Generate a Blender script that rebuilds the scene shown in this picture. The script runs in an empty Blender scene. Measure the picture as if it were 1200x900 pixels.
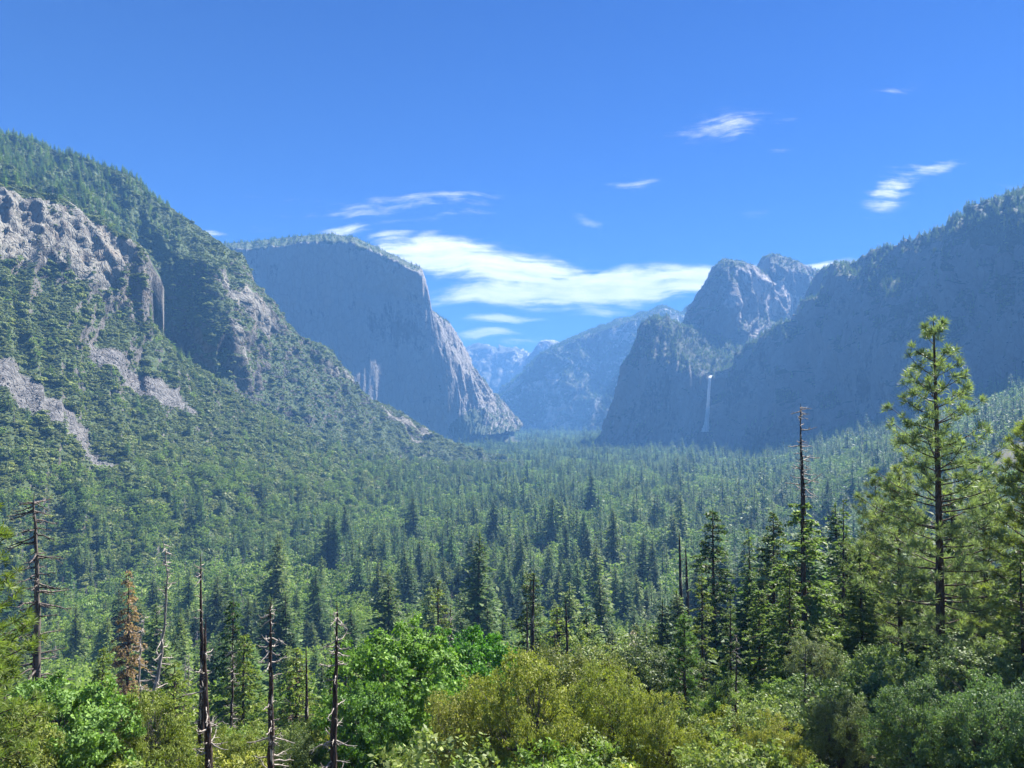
import bpy, math, random
import numpy as np
from mathutils import Vector, Matrix
from mathutils.bvhtree import BVHTree

random.seed(7)
rng = np.random.default_rng(11)
scene = bpy.context.scene
COL = scene.collection

# ---------------------------------------------------------------- camera
F_PX = 873.0            # focal length of the photograph in its own 1200 px width
HORIZON = 480.0
PITCH = math.atan((HORIZON - 450.0) / F_PX)
cam_d = bpy.data.cameras.new('camera')
cam_d.sensor_width = 36.0
cam_d.lens = 36.0 * F_PX / 1200.0
cam_d.clip_start = 0.5
cam_d.clip_end = 60000.0
cam = bpy.data.objects.new('camera', cam_d)
COL.objects.link(cam)
cam.location = (0, 0, 0)
cam.rotation_euler = (math.radians(90) + PITCH, 0, 0)
scene.camera = cam

# ---------------------------------------------------------------- sun, sky, exposure
SUN_AZ = math.radians(46)      # to the right of the view, clockwise from +Y
SUN_EL = math.radians(48)
sun_vec = Vector((math.sin(SUN_AZ) * math.cos(SUN_EL), math.cos(SUN_AZ) * math.cos(SUN_EL), math.sin(SUN_EL)))
sd = bpy.data.lights.new('sun', 'SUN')
sd.energy = 4.8
sd.angle = math.radians(0.5)
sd.color = (1.0, 0.955, 0.88)
so = bpy.data.objects.new('sun', sd)
COL.objects.link(so)
so.rotation_euler = sun_vec.to_track_quat('Z', 'Y').to_euler()
so.location = sun_vec * 3000

scene.render.engine = 'CYCLES'
scene.view_settings.view_transform = 'Standard'
scene.view_settings.look = 'None'
scene.view_settings.gamma = 1.0
scene.view_settings.exposure = 2.05
scene.cycles.max_bounces = 6
scene.cycles.diffuse_bounces = 3
scene.cycles.glossy_bounces = 2
scene.cycles.transmission_bounces = 3
scene.cycles.transparent_max_bounces = 6
scene.cycles.volume_bounces = 0
scene.cycles.use_denoising = True
scene.cycles.use_adaptive_sampling = True
scene.cycles.adaptive_threshold = 0.02


def px_dir(px, py):
    """direction through a point of the photograph, scaled so that y = 1"""
    a = (px - 600.0) / F_PX
    b = (450.0 - py) / F_PX
    c, s = math.cos(PITCH), math.sin(PITCH)
    y = c - b * s
    z = s + b * c
    return a / y, 1.0, z / y


def at(px, py, d):
    x, y, z = px_dir(px, py)
    return (x * d, d, z * d)


def to_px(P):
    P = np.asarray(P, float)
    c, s = math.cos(PITCH), math.sin(PITCH)
    f = P[:, 1] * c + P[:, 2] * s
    u = -P[:, 1] * s + P[:, 2] * c
    f = np.where(f < 0.1, 0.1, f)
    return 600 + F_PX * P[:, 0] / f, 450 - F_PX * u / f


# ---------------------------------------------------------------- node helpers
class NT:
    def __init__(self, tree):
        self.t = tree

    def n(self, kind, **kw):
        nd = self.t.nodes.new(kind)
        for k, v in kw.items():
            setattr(nd, k, v)
        return nd

    def link(self, a, b):
        self.t.links.new(a, b)

    def val(self, sock, v):
        if isinstance(v, (int, float)):
            sock.default_value = v
        elif isinstance(v, (tuple, list)):
            sock.default_value = v if len(v) == len(sock.default_value) else tuple(v) + (1.0,)
        else:
            self.t.links.new(v, sock)

    def math(self, op, a, b=0.0, c=None, clamp=False):
        nd = self.n('ShaderNodeMath', operation=op, use_clamp=clamp)
        self.val(nd.inputs[0], a)
        self.val(nd.inputs[1], b)
        if c is not None:
            self.val(nd.inputs[2], c)
        return nd.outputs[0]

    def mix(self, f, a, b, blend='MIX'):
        nd = self.n('ShaderNodeMix', data_type='RGBA', blend_type=blend)
        self.val(nd.inputs[0], f)
        self.val(nd.inputs[6], a)
        self.val(nd.inputs[7], b)
        return nd.outputs[2]

    def ramp(self, v, lo, hi, smooth=True, a=0.0, b=1.0):
        nd = self.n('ShaderNodeMapRange', interpolation_type='SMOOTHSTEP' if smooth else 'LINEAR')
        self.val(nd.inputs[0], v)
        self.val(nd.inputs[1], lo)
        self.val(nd.inputs[2], hi)
        self.val(nd.inputs[3], a)
        self.val(nd.inputs[4], b)
        return nd.outputs[0]

    def noise(self, vec, scale, detail=4, rough=0.55, lac=2.0, dist=0.0):
        nd = self.n('ShaderNodeTexNoise')
        self.val(nd.inputs['Vector'], vec)
        nd.inputs['Scale'].default_value = scale
        nd.inputs['Detail'].default_value = detail
        nd.inputs['Roughness'].default_value = rough
        nd.inputs['Lacunarity'].default_value = lac
        nd.inputs['Distortion'].default_value = dist
        return nd.outputs[0]

    def mapping(self, vec, scale=(1, 1, 1), rot=(0, 0, 0), loc=(0, 0, 0)):
        nd = self.n('ShaderNodeMapping')
        self.val(nd.inputs[0], vec)
        nd.inputs['Scale'].default_value = scale
        nd.inputs['Rotation'].default_value = rot
        nd.inputs['Location'].default_value = loc
        return nd.outputs[0]


# ---------------------------------------------------------------- world: clear sky with cirrus
world = bpy.data.worlds.new("World")
scene.world = world
world.use_nodes = True
wt = NT(world.node_tree)
bg = world.node_tree.nodes['Background']
sky = wt.n('ShaderNodeTexSky', sky_type='NISHITA')
sky.sun_disc = False
sky.sun_elevation = SUN_EL
sky.sun_rotation = SUN_AZ
sky.altitude = 1400
sky.air_density = 1.0
sky.dust_density = 0.25
sky.ozone_density = 4.0
bg.inputs[1].default_value = 0.055

tc = wt.n('ShaderNodeTexCoord')
sep = wt.n('ShaderNodeSeparateXYZ')
wt.link(tc.outputs['Generated'], sep.inputs[0])
ysafe = wt.math('MAXIMUM', sep.outputs[1], 0.05)
cu = wt.math('DIVIDE', sep.outputs[0], ysafe)
cv = wt.math('DIVIDE', sep.outputs[2], ysafe)
comb = wt.n('ShaderNodeCombineXYZ')
wt.link(cu, comb.inputs[0])
wt.link(cv, comb.inputs[1])
uv = comb.outputs[0]
# streak noise: long along u, warped
warp = wt.noise(uv, 3.0, 3, 0.5)
warpv = wt.n('ShaderNodeVectorMath', operation='MULTIPLY_ADD')
wt.link(uv, warpv.inputs[0])
warpv.inputs[1].default_value = (1, 1, 1)
cw = wt.n('ShaderNodeCombineXYZ')
wt.link(wt.math('MULTIPLY', wt.math('SUBTRACT', warp, 0.5), 0.10), cw.inputs[1])
wt.link(cw.outputs[0], warpv.inputs[2])
uvw = warpv.outputs[0]
streak = wt.noise(wt.mapping(uvw, (3.4, 30, 1), (0, 0, 0.10)), 2.4, 9, 0.68)
ripple = wt.noise(wt.mapping(uvw, (9, 22, 1), (0, 0, -0.45)), 2.6, 5, 0.6)
tex = wt.math('ADD', wt.math('MULTIPLY', streak, 0.65), wt.math('MULTIPLY', ripple, 0.35))

# centre px, py, half width, half height, rotation deg (up to the right positive), strength
CLOUDS = [
    (520, 304, 120, 30, -6, 1.15), (600, 320, 130, 30, -5, 1.05), (700, 340, 200, 30, 3, 1.3), (600, 350, 130, 20, 2, 1.0),
    (860, 330, 140, 22, 2, 1.4), (950, 315, 90, 13, 0, 1.2), (592, 381, 62, 7, 2, 0.95), (566, 398, 46, 9, 3, 0.95),
    (612, 408, 40, 7, 4, 0.65), (700, 372, 60, 9, 3, 0.5),
    (470, 236, 150, 10, 2, 0.34), (430, 250, 110, 8, -4, 0.34), (470, 262, 60, 7, 2, 0.3), (330, 255, 60, 6, 4, 0.2), (470, 300, 70, 14, -12, 0.8),
    (500, 241, 120, 13, 5, 0.42), (545, 232, 75, 6, 4, 0.50), (360, 233, 100, 9, -9, 0.22), (540, 254, 60, 6, 3, 0.40), (407, 267, 36, 10, -3, 0.75),
    (460, 278, 50, 7, 1, 0.5), (250, 267, 26, 7, -6, 0.5), (262, 278, 30, 4, 0, 0.4), (845, 150, 74, 17, 4, 0.50), (905, 152, 60, 5, 3, 0.3), (862, 161, 40, 8, 8, 0.35),
    (732, 215, 52, 9, 8, 0.40), (697, 264, 34, 12, -38, 0.38), (681, 249, 20, 4, 0, 0.4), (1042, 232, 44, 26, 42, 0.62), (1062, 215, 50, 18, 30, 0.5), (1090, 202, 75, 12, 16, 0.5),
    (1058, 106, 40, 9, 10, 0.36), (906, 177, 30, 5, 4, 0.36), (1186, 217, 26, 5, 2, 0.3), (890, 240, 40, 8, 10, 0.12),
]
acc = None
for (px, py, hw, hh, rot, st) in CLOUDS:
    u0, _, v0 = px_dir(px, py)
    m = wt.mapping(uvw, (1, 1, 1), (0, 0, 0), (-u0, -v0 , 0))
    m = wt.mapping(m, (1, 1, 1), (0, 0, -math.radians(rot)))
    m = wt.mapping(m, (F_PX / hw, F_PX / hh, 0))
    ln = wt.n('ShaderNodeVectorMath', operation='LENGTH')
    wt.link(m, ln.inputs[0])
    e = wt.ramp(ln.outputs['Value'], 1.25, 0.1, True, 0.0, st)
    acc = e if acc is None else wt.math('MAXIMUM', acc, e)
dens = wt.math('ADD', tex, wt.math('MULTIPLY', wt.math('SUBTRACT', acc, 0.55), 0.30))
dens = wt.math('MULTIPLY', wt.ramp(dens, 0.375, 0.62), wt.math('MINIMUM', wt.math('MULTIPLY', acc, 1.25), 1.0))
front = wt.ramp(sep.outputs[1], 0.1, 0.3)
dens = wt.math('MULTIPLY', dens, front)
cloudc = wt.mix(wt.ramp(tex, 0.35, 0.7), (6.8, 7.0, 8.0), (10.8, 10.2, 9.9))
# a deeper blue than the physical sky gives at this sun height
skyc = wt.mix(1.0, sky.outputs[0], wt.mix(wt.ramp(sep.outputs[2], 0.12, 0.62, False), (0.070, 0.262, 0.60), (0.040, 0.185, 0.50)), 'MULTIPLY')
wt.link(wt.mix(wt.math('MULTIPLY', dens, 0.93), skyc, cloudc), bg.inputs[0])


# ---------------------------------------------------------------- numpy noise
_perm = np.random.default_rng(3).permutation(256).astype(np.int64)
_perm = np.concatenate([_perm, _perm, _perm])
_g = np.random.default_rng(5).normal(size=(256, 3))
_g /= np.linalg.norm(_g, axis=1)[:, None]


def perlin(P):
    P = np.asarray(P, float)
    i = np.floor(P).astype(np.int64)
    f = P - i
    i &= 255
    w = f * f * f * (f * (f * 6 - 15) + 10)
    out = np.zeros(len(P))
    for dx in (0, 1):
        for dy in (0, 1):
            for dz in (0, 1):
                h = _perm[_perm[_perm[(i[:, 0] + dx) & 255] + ((i[:, 1] + dy) & 255)] + ((i[:, 2] + dz) & 255)]
                g = _g[h]
                d = (g[:, 0] * (f[:, 0] - dx) + g[:, 1] * (f[:, 1] - dy) + g[:, 2] * (f[:, 2] - dz))
                ww = (w[:, 0] if dx else 1 - w[:, 0]) * (w[:, 1] if dy else 1 - w[:, 1]) * (w[:, 2] if dz else 1 - w[:, 2])
                out += ww * d
    return out * 1.5


def fbm(P, octv=5, gain=0.5, lac=2.03):
    P = np.asarray(P, float)
    a, s, o = 1.0, 0.0, np.zeros(len(P))
    for k in range(octv):
        o += a * perlin(P + 17.3 * k)
        s += a
        a *= gain
        P = P * lac
    return o / s


def ridged(P, octv=5, gain=0.55, lac=2.07):
    P = np.asarray(P, float)
    a, s, o = 1.0, 0.0, np.zeros(len(P))
    for k in range(octv):
        o += a * (1 - 2 * np.abs(perlin(P + 9.1 * k)))
        s += a
        a *= gain
        P = P * lac
    return o / s


def sstep(a, b, x):
    t = np.clip((np.asarray(x, float) - a) / (b - a), 0, 1)
    return t * t * (3 - 2 * t)


# ---------------------------------------------------------------- mesh helpers
def link_mesh(name, V, faces, mat=None, parent=None, smooth=False, attrs=None):
    """faces: list of integer arrays, each (M, k)"""
    V = np.asarray(V, np.float32)
    faces = [np.asarray(f, np.int32) for f in faces if len(f)]
    me = bpy.data.meshes.new(name)
    me.vertices.add(len(V))
    me.vertices.foreach_set('co', V.ravel())
    nl = sum(f.size for f in faces)
    npoly = sum(len(f) for f in faces)
    me.loops.add(nl)
    me.polygons.add(npoly)
    me.loops.foreach_set('vertex_index', np.concatenate([f.ravel() for f in faces]))
    tot = np.concatenate([np.full(len(f), f.shape[1], np.int32) for f in faces])
    st = np.concatenate([[0], np.cumsum(tot)[:-1]]).astype(np.int32)
    me.polygons.foreach_set('loop_start', st)
    me.polygons.foreach_set('loop_total', tot)
    if smooth:
        me.polygons.foreach_set('use_smooth', np.ones(npoly, bool))
    for k, v in (attrs or {}).items():
        at_ = me.attributes.new(k, 'FLOAT', 'POINT')
        at_.data.foreach_set('value', np.asarray(v, np.float32))
    me.update(calc_edges=True)
    if mat:
        me.materials.append(mat)
    o = bpy.data.objects.new(name, me)
    COL.objects.link(o)
    if parent is not None:
        o.parent = parent
    return o


def tag(o, label=None, cat=None, group=None, kind=None):
    if label: o['label'] = label
    if cat: o['category'] = cat
    if group: o['group'] = group
    if kind: o['kind'] = kind
    return o


def grid_faces(nu, nv):
    i = np.arange(nu - 1)[:, None] * nv + np.arange(nv - 1)[None, :]
    i = i.ravel()
    return np.stack([i, i + nv, i + nv + 1, i + 1], 1)


def grid_normals(G):
    du = np.gradient(G, axis=0)
    dv = np.gradient(G, axis=1)
    n = np.cross(du, dv)
    n /= np.linalg.norm(n, axis=2, keepdims=True) + 1e-9
    return n


def poly_dist(px, py, poly):
    """signed distance in photo pixels, positive inside"""
    poly = np.asarray(poly, float)
    inside = np.zeros(len(px), bool)
    dmin = np.full(len(px), 1e9)
    n = len(poly)
    for k in range(n):
        x0, y0 = poly[k]
        x1, y1 = poly[(k + 1) % n]
        cond = ((y0 > py) != (y1 > py))
        with np.errstate(divide='ignore', invalid='ignore'):
            xi = (x1 - x0) * (py - y0) / (y1 - y0 + 1e-12) + x0
        inside ^= cond & (px < xi)
        t = np.clip(((px - x0) * (x1 - x0) + (py - y0) * (y1 - y0)) / ((x1 - x0) ** 2 + (y1 - y0) ** 2 + 1e-9), 0, 1)
        dmin = np.minimum(dmin, np.hypot(px - x0 - t * (x1 - x0), py - y0 - t * (y1 - y0)))
    return np.where(inside, dmin, -dmin)


def loft(name, rows, nu, nv, amp=20.0, scale=120.0, vert=0.35, crest_amp=None, rock_polys=(), veg_polys=(), veg_bias=0.0,
         talus_polys=(), amp_fn=None, mat=None, back=True, smooth_rows=True, steps=0.0, seed=0.0, big_amp=0.0, ribs=None):
    """rows bottom to top, each a polyline of (px, py, depth[, u]).  Real distances, real size; noise gives it its relief.
    returns the object and its numpy data"""
    R = []
    for row in rows:
        P = np.array([at(*p[:3]) for p in row])
        if len(row[0]) == 4:
            u = np.array([p[3] for p in row], float)
        else:
            s = np.array([p[0] for p in row], float)
            u = (s - s[0]) / (s[-1] - s[0])
        uu = np.linspace(0, 1, nu)
        R.append(np.stack([np.interp(uu, u, P[:, k]) for k in range(3)], 1))
    if back:
        top = R[-1]
        b1 = top + np.array([0, 1, 0]) * (0.10 * top[:, 1:2]) * 1.0
        b1[:, 0] *= 1.06
        b1[:, 2] -= 30
        b2 = b1.copy()
        b2[:, 1] *= 1.12
        b2[:, 0] *= 1.12
        b2[:, 2] = -260
        R += [b1, b2]
    R = np.array(R)                      # rows, nu, 3
    nr = len(R)
    # distribute nv samples by the mean length of each span, back gets few
    span = np.linalg.norm(np.diff(R, axis=0), axis=2).mean(1)
    if back:
        span[-1] *= 0.12
        span[-2] *= 0.5
    tpar = np.concatenate([[0], np.cumsum(span)])
    tt = np.linspace(0, tpar[-1], nv)
    G = np.zeros((nu, nv, 3))
    for j, t in enumerate(tt):
        k = min(np.searchsorted(tpar, t, 'right') - 1, nr - 2)
        f = (t - tpar[k]) / (tpar[k + 1] - tpar[k] + 1e-9)
        if smooth_rows and 0 < k < nr - 3 - 1:
            p0, p1, p2, p3 = R[k - 1], R[k], R[k + 1], R[k + 2]
            # Catmull-Rom damped
            m1, m2 = (p2 - p0) * 0.35, (p3 - p1) * 0.35
            f2, f3 = f * f, f * f * f
            G[:, j] = (2 * f3 - 3 * f2 + 1) * p1 + (f3 - 2 * f2 + f) * m1 + (-2 * f3 + 3 * f2) * p2 + (f3 - f2) * m2
        else:
            G[:, j] = R[k] * (1 - f) + R[k + 1] * f
    n = grid_normals(G)
    if np.mean(n[:, : nv // 2, 1]) > 0:
        n = -n
    base = G.reshape(-1, 3)
    N = n.reshape(-1, 3)
    S = base / scale * np.array([1, 1, vert]) + seed
    px, py = to_px(base)
    rock = np.full(len(base), -50.0)
    jit = fbm(base / (scale * 0.45) + 31, 4) * 16 * (1.0)
    for poly in rock_polys:
        rock = np.maximum(rock, poly_dist(px, py, poly))
    veg = np.full(len(base), -50.0)
    for poly in veg_polys:
        veg = np.maximum(veg, poly_dist(px, py, poly))
    rockm = sstep(-3, 9, rock + jit)
    talusm = np.zeros(len(base))
    for poly in talus_polys:
        talusm = np.maximum(talusm, sstep(-4, 6, poly_dist(px, py, poly) + jit))
    vegm = sstep(-6, 8, veg + jit)
    a = np.full(len(base), float(amp))
    if amp_fn is not None:
        a = amp_fn(px, py, base, rockm, vegm) * amp
    # fade the relief to nothing at the crest so the skyline stays where it is, leaving a little
    jj = np.tile(np.arange(nv), nu)
    jc = np.searchsorted(tt, tpar[nr - 3]) if back else nv - 1
    w = np.clip(np.abs(jj - jc) / (nv * 0.06), 0, 1)
    ca = 0.25 if crest_amp is None else crest_amp
    a = a * (ca + (1 - ca) * w)
    d = ridged(S, 7, 0.6) * 0.62 + fbm(S * 2.7 + 5, 5, 0.58) * 0.5
    tl = 4.2 + 1.3 * fbm(S * 0.8 + 3, 2)
    fct = np.round(d * tl + 0.5 * (S @ np.array([3.1, 1.7, 4.3])) % 1.0 + 0.5 * fbm(S * 7, 3)) / tl
    d = d * 0.4 + 0.6 * fct
    jj_ = np.tile(np.arange(nv), nu).astype(float)
    big = fbm(base / 420.0 * np.array([1, 1, 0.25]) + 60 + seed, 3) * big_amp
    if ribs:
        uu_ = np.repeat(np.linspace(0, 1, nu), nv)
        vv_ = jj_ / (nv - 1.0)
        big = big + ribs[0] * (0.5 - 1.6 * np.abs(fbm(np.stack([uu_ * ribs[1] + 0.6 * fbm(base / 300.0, 2), vv_ * ribs[2], 0 * uu_ + seed + 0.5], 1), 3)))
    if steps:
        z = base[:, 2] / steps + fbm(S * 0.7, 3) * 1.5
        d = d + 0.35 * (np.abs((z % 1.0) - 0.5) * 2 - 0.5)
    D = base + N * (d * a + big * (0.04 + 0.96 * w))[:, None]
    # a little vertical roughness on the crest
    D[:, 2] += fbm(base / (scale * 0.25) + 3, 4) * a * 0.25
    G2 = D.reshape(nu, nv, 3)
    n2 = grid_normals(G2)
    if np.mean(n2[:, : nv // 2, 1]) > 0:
        n2 = -n2
    nz = n2[:, :, 2].ravel()
    # plants hold on ledges and gentler ground
    v = sstep(0.42 - veg_bias, 0.68 - veg_bias, nz + fbm(base / (scale * 0.3) + 77, 4) * 0.25)
    v = np.clip(np.maximum(v * (1 - rockm), vegm), 0, 1)
    o = link_mesh(name, D, [grid_faces(nu, nv)], mat, smooth=False, attrs={'veg': v, 'rock': rockm, 'talus': talusm})
    return o, dict(G=G2, N=n2, veg=v.reshape(nu, nv), rock=rockm.reshape(nu, nv))


# ---------------------------------------------------------------- materials
def new_mat(name):
    m = bpy.data.materials.new(name)
    m.use_nodes = True
    t = NT(m.node_tree)
    b = m.node_tree.nodes['Principled BSDF']
    b.inputs['Specular IOR Level'].default_value = 0.2
    b.inputs['Roughness'].default_value = 0.85
    return m, t, b


def rock_mat(name, light, dark, veg_col, soil, sc=1.0, streak=1.0, bump=6.0, crack=1.0, lit_rock=None):
    """granite: pale rock with dark vertical water streaks, joints, and plants where the veg attribute says so"""
    m, t, b = new_mat(name)
    geo = t.n('ShaderNodeNewGeometry')
    pos = geo.outputs['Position']
    big = t.noise(pos, 0.0045 * sc, 5, 0.6)
    vstr = t.noise(t.mapping(pos, (1, 1, 0.10)), 0.028 * sc, 7, 0.68)
    vstr2 = t.noise(t.mapping(pos, (1, 1, 0.16)), 0.09 * sc, 5, 0.65)
    fine = t.noise(pos, 0.06 * sc, 6, 0.65)
    s = t.math('ADD', t.math('MULTIPLY', vstr, 0.55 * streak), t.math('ADD', t.math('MULTIPLY', vstr2, 0.3 * streak), t.math('MULTIPLY', fine, 0.9 - 0.4 * streak)))
    bandn = t.noise(t.mapping(pos, (1, 1, 0.35), (0.25, 0.15, 0)), 0.011 * sc, 4, 0.6)
    s = t.math('ADD', s, t.math('ADD', t.math('MULTIPLY', t.math('SUBTRACT', big, 0.5), 1.0), t.math('MULTIPLY', t.math('SUBTRACT', bandn, 0.5), 0.9)))
    col = t.mix(t.ramp(s, 0.41, 0.60), dark, light)
    if lit_rock:  # paints sunlit rock as a paler colour where the rock attribute is set
        ra = t.n('ShaderNodeAttribute', attribute_name='rock').outputs['Fac']
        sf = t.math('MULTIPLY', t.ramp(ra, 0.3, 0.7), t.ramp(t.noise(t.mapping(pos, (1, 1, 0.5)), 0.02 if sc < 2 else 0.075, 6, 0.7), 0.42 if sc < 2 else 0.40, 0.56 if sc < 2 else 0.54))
        col = t.mix(sf, col, lit_rock)
    # iron stains
    col = t.mix(t.math('MULTIPLY', t.ramp(t.noise(pos, 0.012 * sc, 3), 0.55, 0.75), 0.35), col, (0.30, 0.22, 0.15, 1))
    # joints
    vor = t.n('ShaderNodeTexVoronoi', feature='DISTANCE_TO_EDGE')
    t.val(vor.inputs['Vector'], t.mapping(pos, (1, 1, 0.45), (0.3, 0.2, 0)))
    vor.inputs['Scale'].default_value = 0.05 * sc
    cr = t.ramp(vor.outputs['Distance'], 0.0, 0.09)
    col = t.mix(t.math('MULTIPLY', t.math('SUBTRACT', 1.0, cr), 0.35 * crack), col, (0.06, 0.06, 0.06, 1))
    va = t.n('ShaderNodeAttribute', attribute_name='veg').outputs['Fac']
    vn = t.noise(pos, 0.07 * sc, 5, 0.7)
    vm = t.ramp(t.math('ADD', va, t.math('MULTIPLY', t.math('SUBTRACT', vn, 0.5), 1.3)), 0.40, 0.58)
    vcol = t.mix(t.ramp(t.noise(pos, 0.15 * sc, 4), 0.3, 0.7), veg_col, soil)
    col = t.mix(vm, col, vcol)
    col = t.mix(t.math('MULTIPLY', t.n('ShaderNodeAttribute', attribute_name='talus').outputs['Fac'], 0.75), col, t.mix(t.ramp(fine, 0.4, 0.6), (0.06, 0.058, 0.06, 1), (0.17, 0.165, 0.165, 1)))
    t.link(col, b.inputs['Base Color'])
    bp = t.n('ShaderNodeBump')
    bp.inputs['Strength'].default_value = 0.9
    bp.inputs['Distance'].default_value = bump
    h = t.math('ADD', t.math('MULTIPLY', vstr2, 0.6 * streak), t.math('ADD', fine, t.math('MULTIPLY', t.math('MULTIPLY', cr, t.math('SUBTRACT', 1.0, vm)), 0.35 * crack)))
    t.link(h, bp.inputs['Height'])
    t.link(bp.outputs[0], b.inputs['Normal'])
    return m


VEGC = (0.050, 0.085, 0.026, 1)
SOILC = (0.075, 0.095, 0.038, 1)
M_spur = rock_mat('spur_granite', (0.13, 0.12, 0.105, 1), (0.03, 0.03, 0.03, 1), VEGC, SOILC, 2.2, 0.6, 5.0, 0.8, (0.215, 0.205, 0.175, 1))  # dark base carries the recess's shade, last colour the sunlit rock
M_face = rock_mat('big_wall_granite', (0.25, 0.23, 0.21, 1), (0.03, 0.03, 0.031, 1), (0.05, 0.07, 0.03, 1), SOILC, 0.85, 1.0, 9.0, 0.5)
M_cath = rock_mat('shaded_wall_granite', (0.165, 0.15, 0.14, 1), (0.014, 0.014, 0.016, 1), (0.025, 0.04, 0.018, 1), (0.05, 0.058, 0.032, 1), 0.9, 0.9, 9.0, 0.6, (0.46, 0.40, 0.35, 1))  # rock and plants darkened to carry shade; last colour imitates sunlight on slabs
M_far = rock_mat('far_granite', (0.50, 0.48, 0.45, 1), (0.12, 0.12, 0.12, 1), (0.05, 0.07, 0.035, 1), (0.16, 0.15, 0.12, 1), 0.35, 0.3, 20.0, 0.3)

# ---------------------------------------------------------------- ground: one sheet, valley floor + the slope below the viewpoint
HX = np.array([0, 8, 20, 40, 70, 120, 200, 350, 550, 800, 1000, 60000.])
HZ = np.array([-1.9, -6.5, -14, -25, -35, -60, -95, -135, -160, -169, -170, -170.])


def ground_z(x, y):
    x = np.asarray(x, float)
    y = np.asarray(y, float)
    d = np.hypot(x * 0.55, np.maximum(y, 0))
    z = np.interp(d, HX, HZ)
    # behind the viewpoint the hillside goes on up
    z = np.where(y < 0, -1.9 + np.minimum(-y, 700) * 0.45 * sstep(0, 60, -y) - 0.0 * x, z)
    z = np.where(y < 0, np.where(np.abs(x) > 0, z + np.interp(np.hypot(x * .55, 0), HX, HZ) + 1.9, z), z)
    # near shoulder on the right
    ang = x / np.maximum(y, 1.0)
    bump = np.interp(d, [0, 30, 90, 160, 400, 900], [0, 0.0, 12, 20, 16, 0])
    z = z + bump * sstep(0.08, 0.5, ang) * (y > 0)
    # forested talus slope under the right-hand cliffs
    x0 = 330 + np.clip(y - 1100, 0, 2200) * 0.31
    s = np.maximum(x - x0, 0)
    rise = 0.40 * s * s / (s + 140)
    z = z + np.minimum(rise, 330) * sstep(250, 700, y) * (1 - sstep(3600, 4800, y))
    P = np.stack([x, y, 0 * x], 1) if x.ndim == 1 else None
    if P is not None:
        z = z + fbm(P / 160.0, 4) * np.interp(d, [0, 60, 400], [0, 1.5, 7]) + fbm(P / 24.0, 3) * 0.8 * sstep(6, 30, d)
    return z


def build_ground():
    r = np.concatenate([[0.0], np.geomspace(1.5, 19000, 330)])
    th = np.concatenate([np.linspace(-48, 48, 420), np.linspace(48, 312, 100)[1:]])
    th = np.radians(th)
    Rr, T = np.meshgrid(r, th, indexing='ij')
    x = (Rr * np.sin(T)).ravel()
    y = (Rr * np.cos(T)).ravel()
    z = ground_z(x, y)
    V = np.stack([x, y, z], 1)
    m, t, b = new_mat('forest_floor')
    pos = t.n('ShaderNodeNewGeometry').outputs['Position']
    c = t.mix(t.ramp(t.noise(pos, 0.05, 6, 0.6), 0.35, 0.65), (0.055, 0.065, 0.028, 1), (0.13, 0.105, 0.065, 1))
    c = t.mix(t.ramp(t.noise(pos, 0.9, 4, 0.6), 0.4, 0.7), c, (0.05, 0.07, 0.025, 1))
    t.link(c, b.inputs['Base Color'])
    bp = t.n('ShaderNodeBump')
    bp.inputs['Distance'].default_value = 0.4
    t.link(t.noise(pos, 0.6, 6, 0.6), bp.inputs['Height'])
    t.link(bp.outputs[0], b.inputs['Normal'])
    o = link_mesh('ground', V, [grid_faces(len(r), len(th))], m, smooth=True)
    tag(o, 'broad forested valley floor and the hillside below the viewpoint', 'ground', kind='structure')
    return o


ground = build_ground()

# ---------------------------------------------------------------- mountains
TALUS = [
    [(-60, 395), (10, 430), (60, 475), (110, 520), (150, 560), (120, 555), (60, 515), (0, 468), (-60, 440)],
    [(95, 402), (130, 412), (170, 440), (205, 466), (235, 500), (200, 492), (160, 468), (120, 445)],
]
OUTCROP = [(-80, 215), (-5, 228), (40, 240), (75, 236), (110, 262), (160, 292), (160, 306), (142, 322), (134, 350), (120, 352), (108, 342), (80, 335), (40, 318), (-10, 312), (-80, 300)]


def near_amp(px, py, P, rock, veg):
    o = sstep(-12, 6, poly_dist(px, py, OUTCROP))
    return 0.45 + 0.95 * o


slope_rows = [
    [(-420, 790, 420), (-200, 765, 520), (0, 733, 600), (200, 684, 750), (350, 645, 930), (480, 604, 1240), (540, 582, 1530), (600, 563, 1850)],
    [(-420, 650, 480), (-200, 625, 600), (0, 590, 700), (150, 588, 850), (300, 578, 1050), (420, 568, 1300), (500, 563, 1560), (600, 556, 1900)],
    [(-420, 430, 560), (-200, 410, 680), (0, 430, 850), (100, 480, 950), (200, 520, 1080), (300, 540, 1250), (400, 550, 1420), (480, 556, 1600), (600, 553, 1950)],
    [(-420, 250, 640), (-200, 270, 800), (0, 312, 980), (80, 335, 1060), (140, 375, 1150), (200, 430, 1220), (280, 488, 1350), (380, 532, 1500), (480, 549, 1700), (600, 551, 1980)],
    [(-420, 150, 700), (-200, 170, 880), (0, 214, 1080), (60, 232, 1120), (110, 258, 1160), (158, 290, 1190), (166, 306, 1200), (152, 345, 1215), (180, 392, 1260), (230, 434, 1340), (290, 475, 1420), (390, 526, 1560), (480, 546, 1750), (600, 550, 2000)],
]
near_slope, near_data = loft('hillside', slope_rows, 420, 330, amp=20, scale=95, vert=0.7, rock_polys=TALUS + [OUTCROP], talus_polys=TALUS,
                             veg_bias=0.25, amp_fn=near_amp, mat=M_spur, crest_amp=0.6, ribs=(26, 22, 2.0))
tag(near_slope, 'brushy hillside with two grey talus chutes and a pale rock outcrop', 'hillside', kind='structure')

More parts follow.
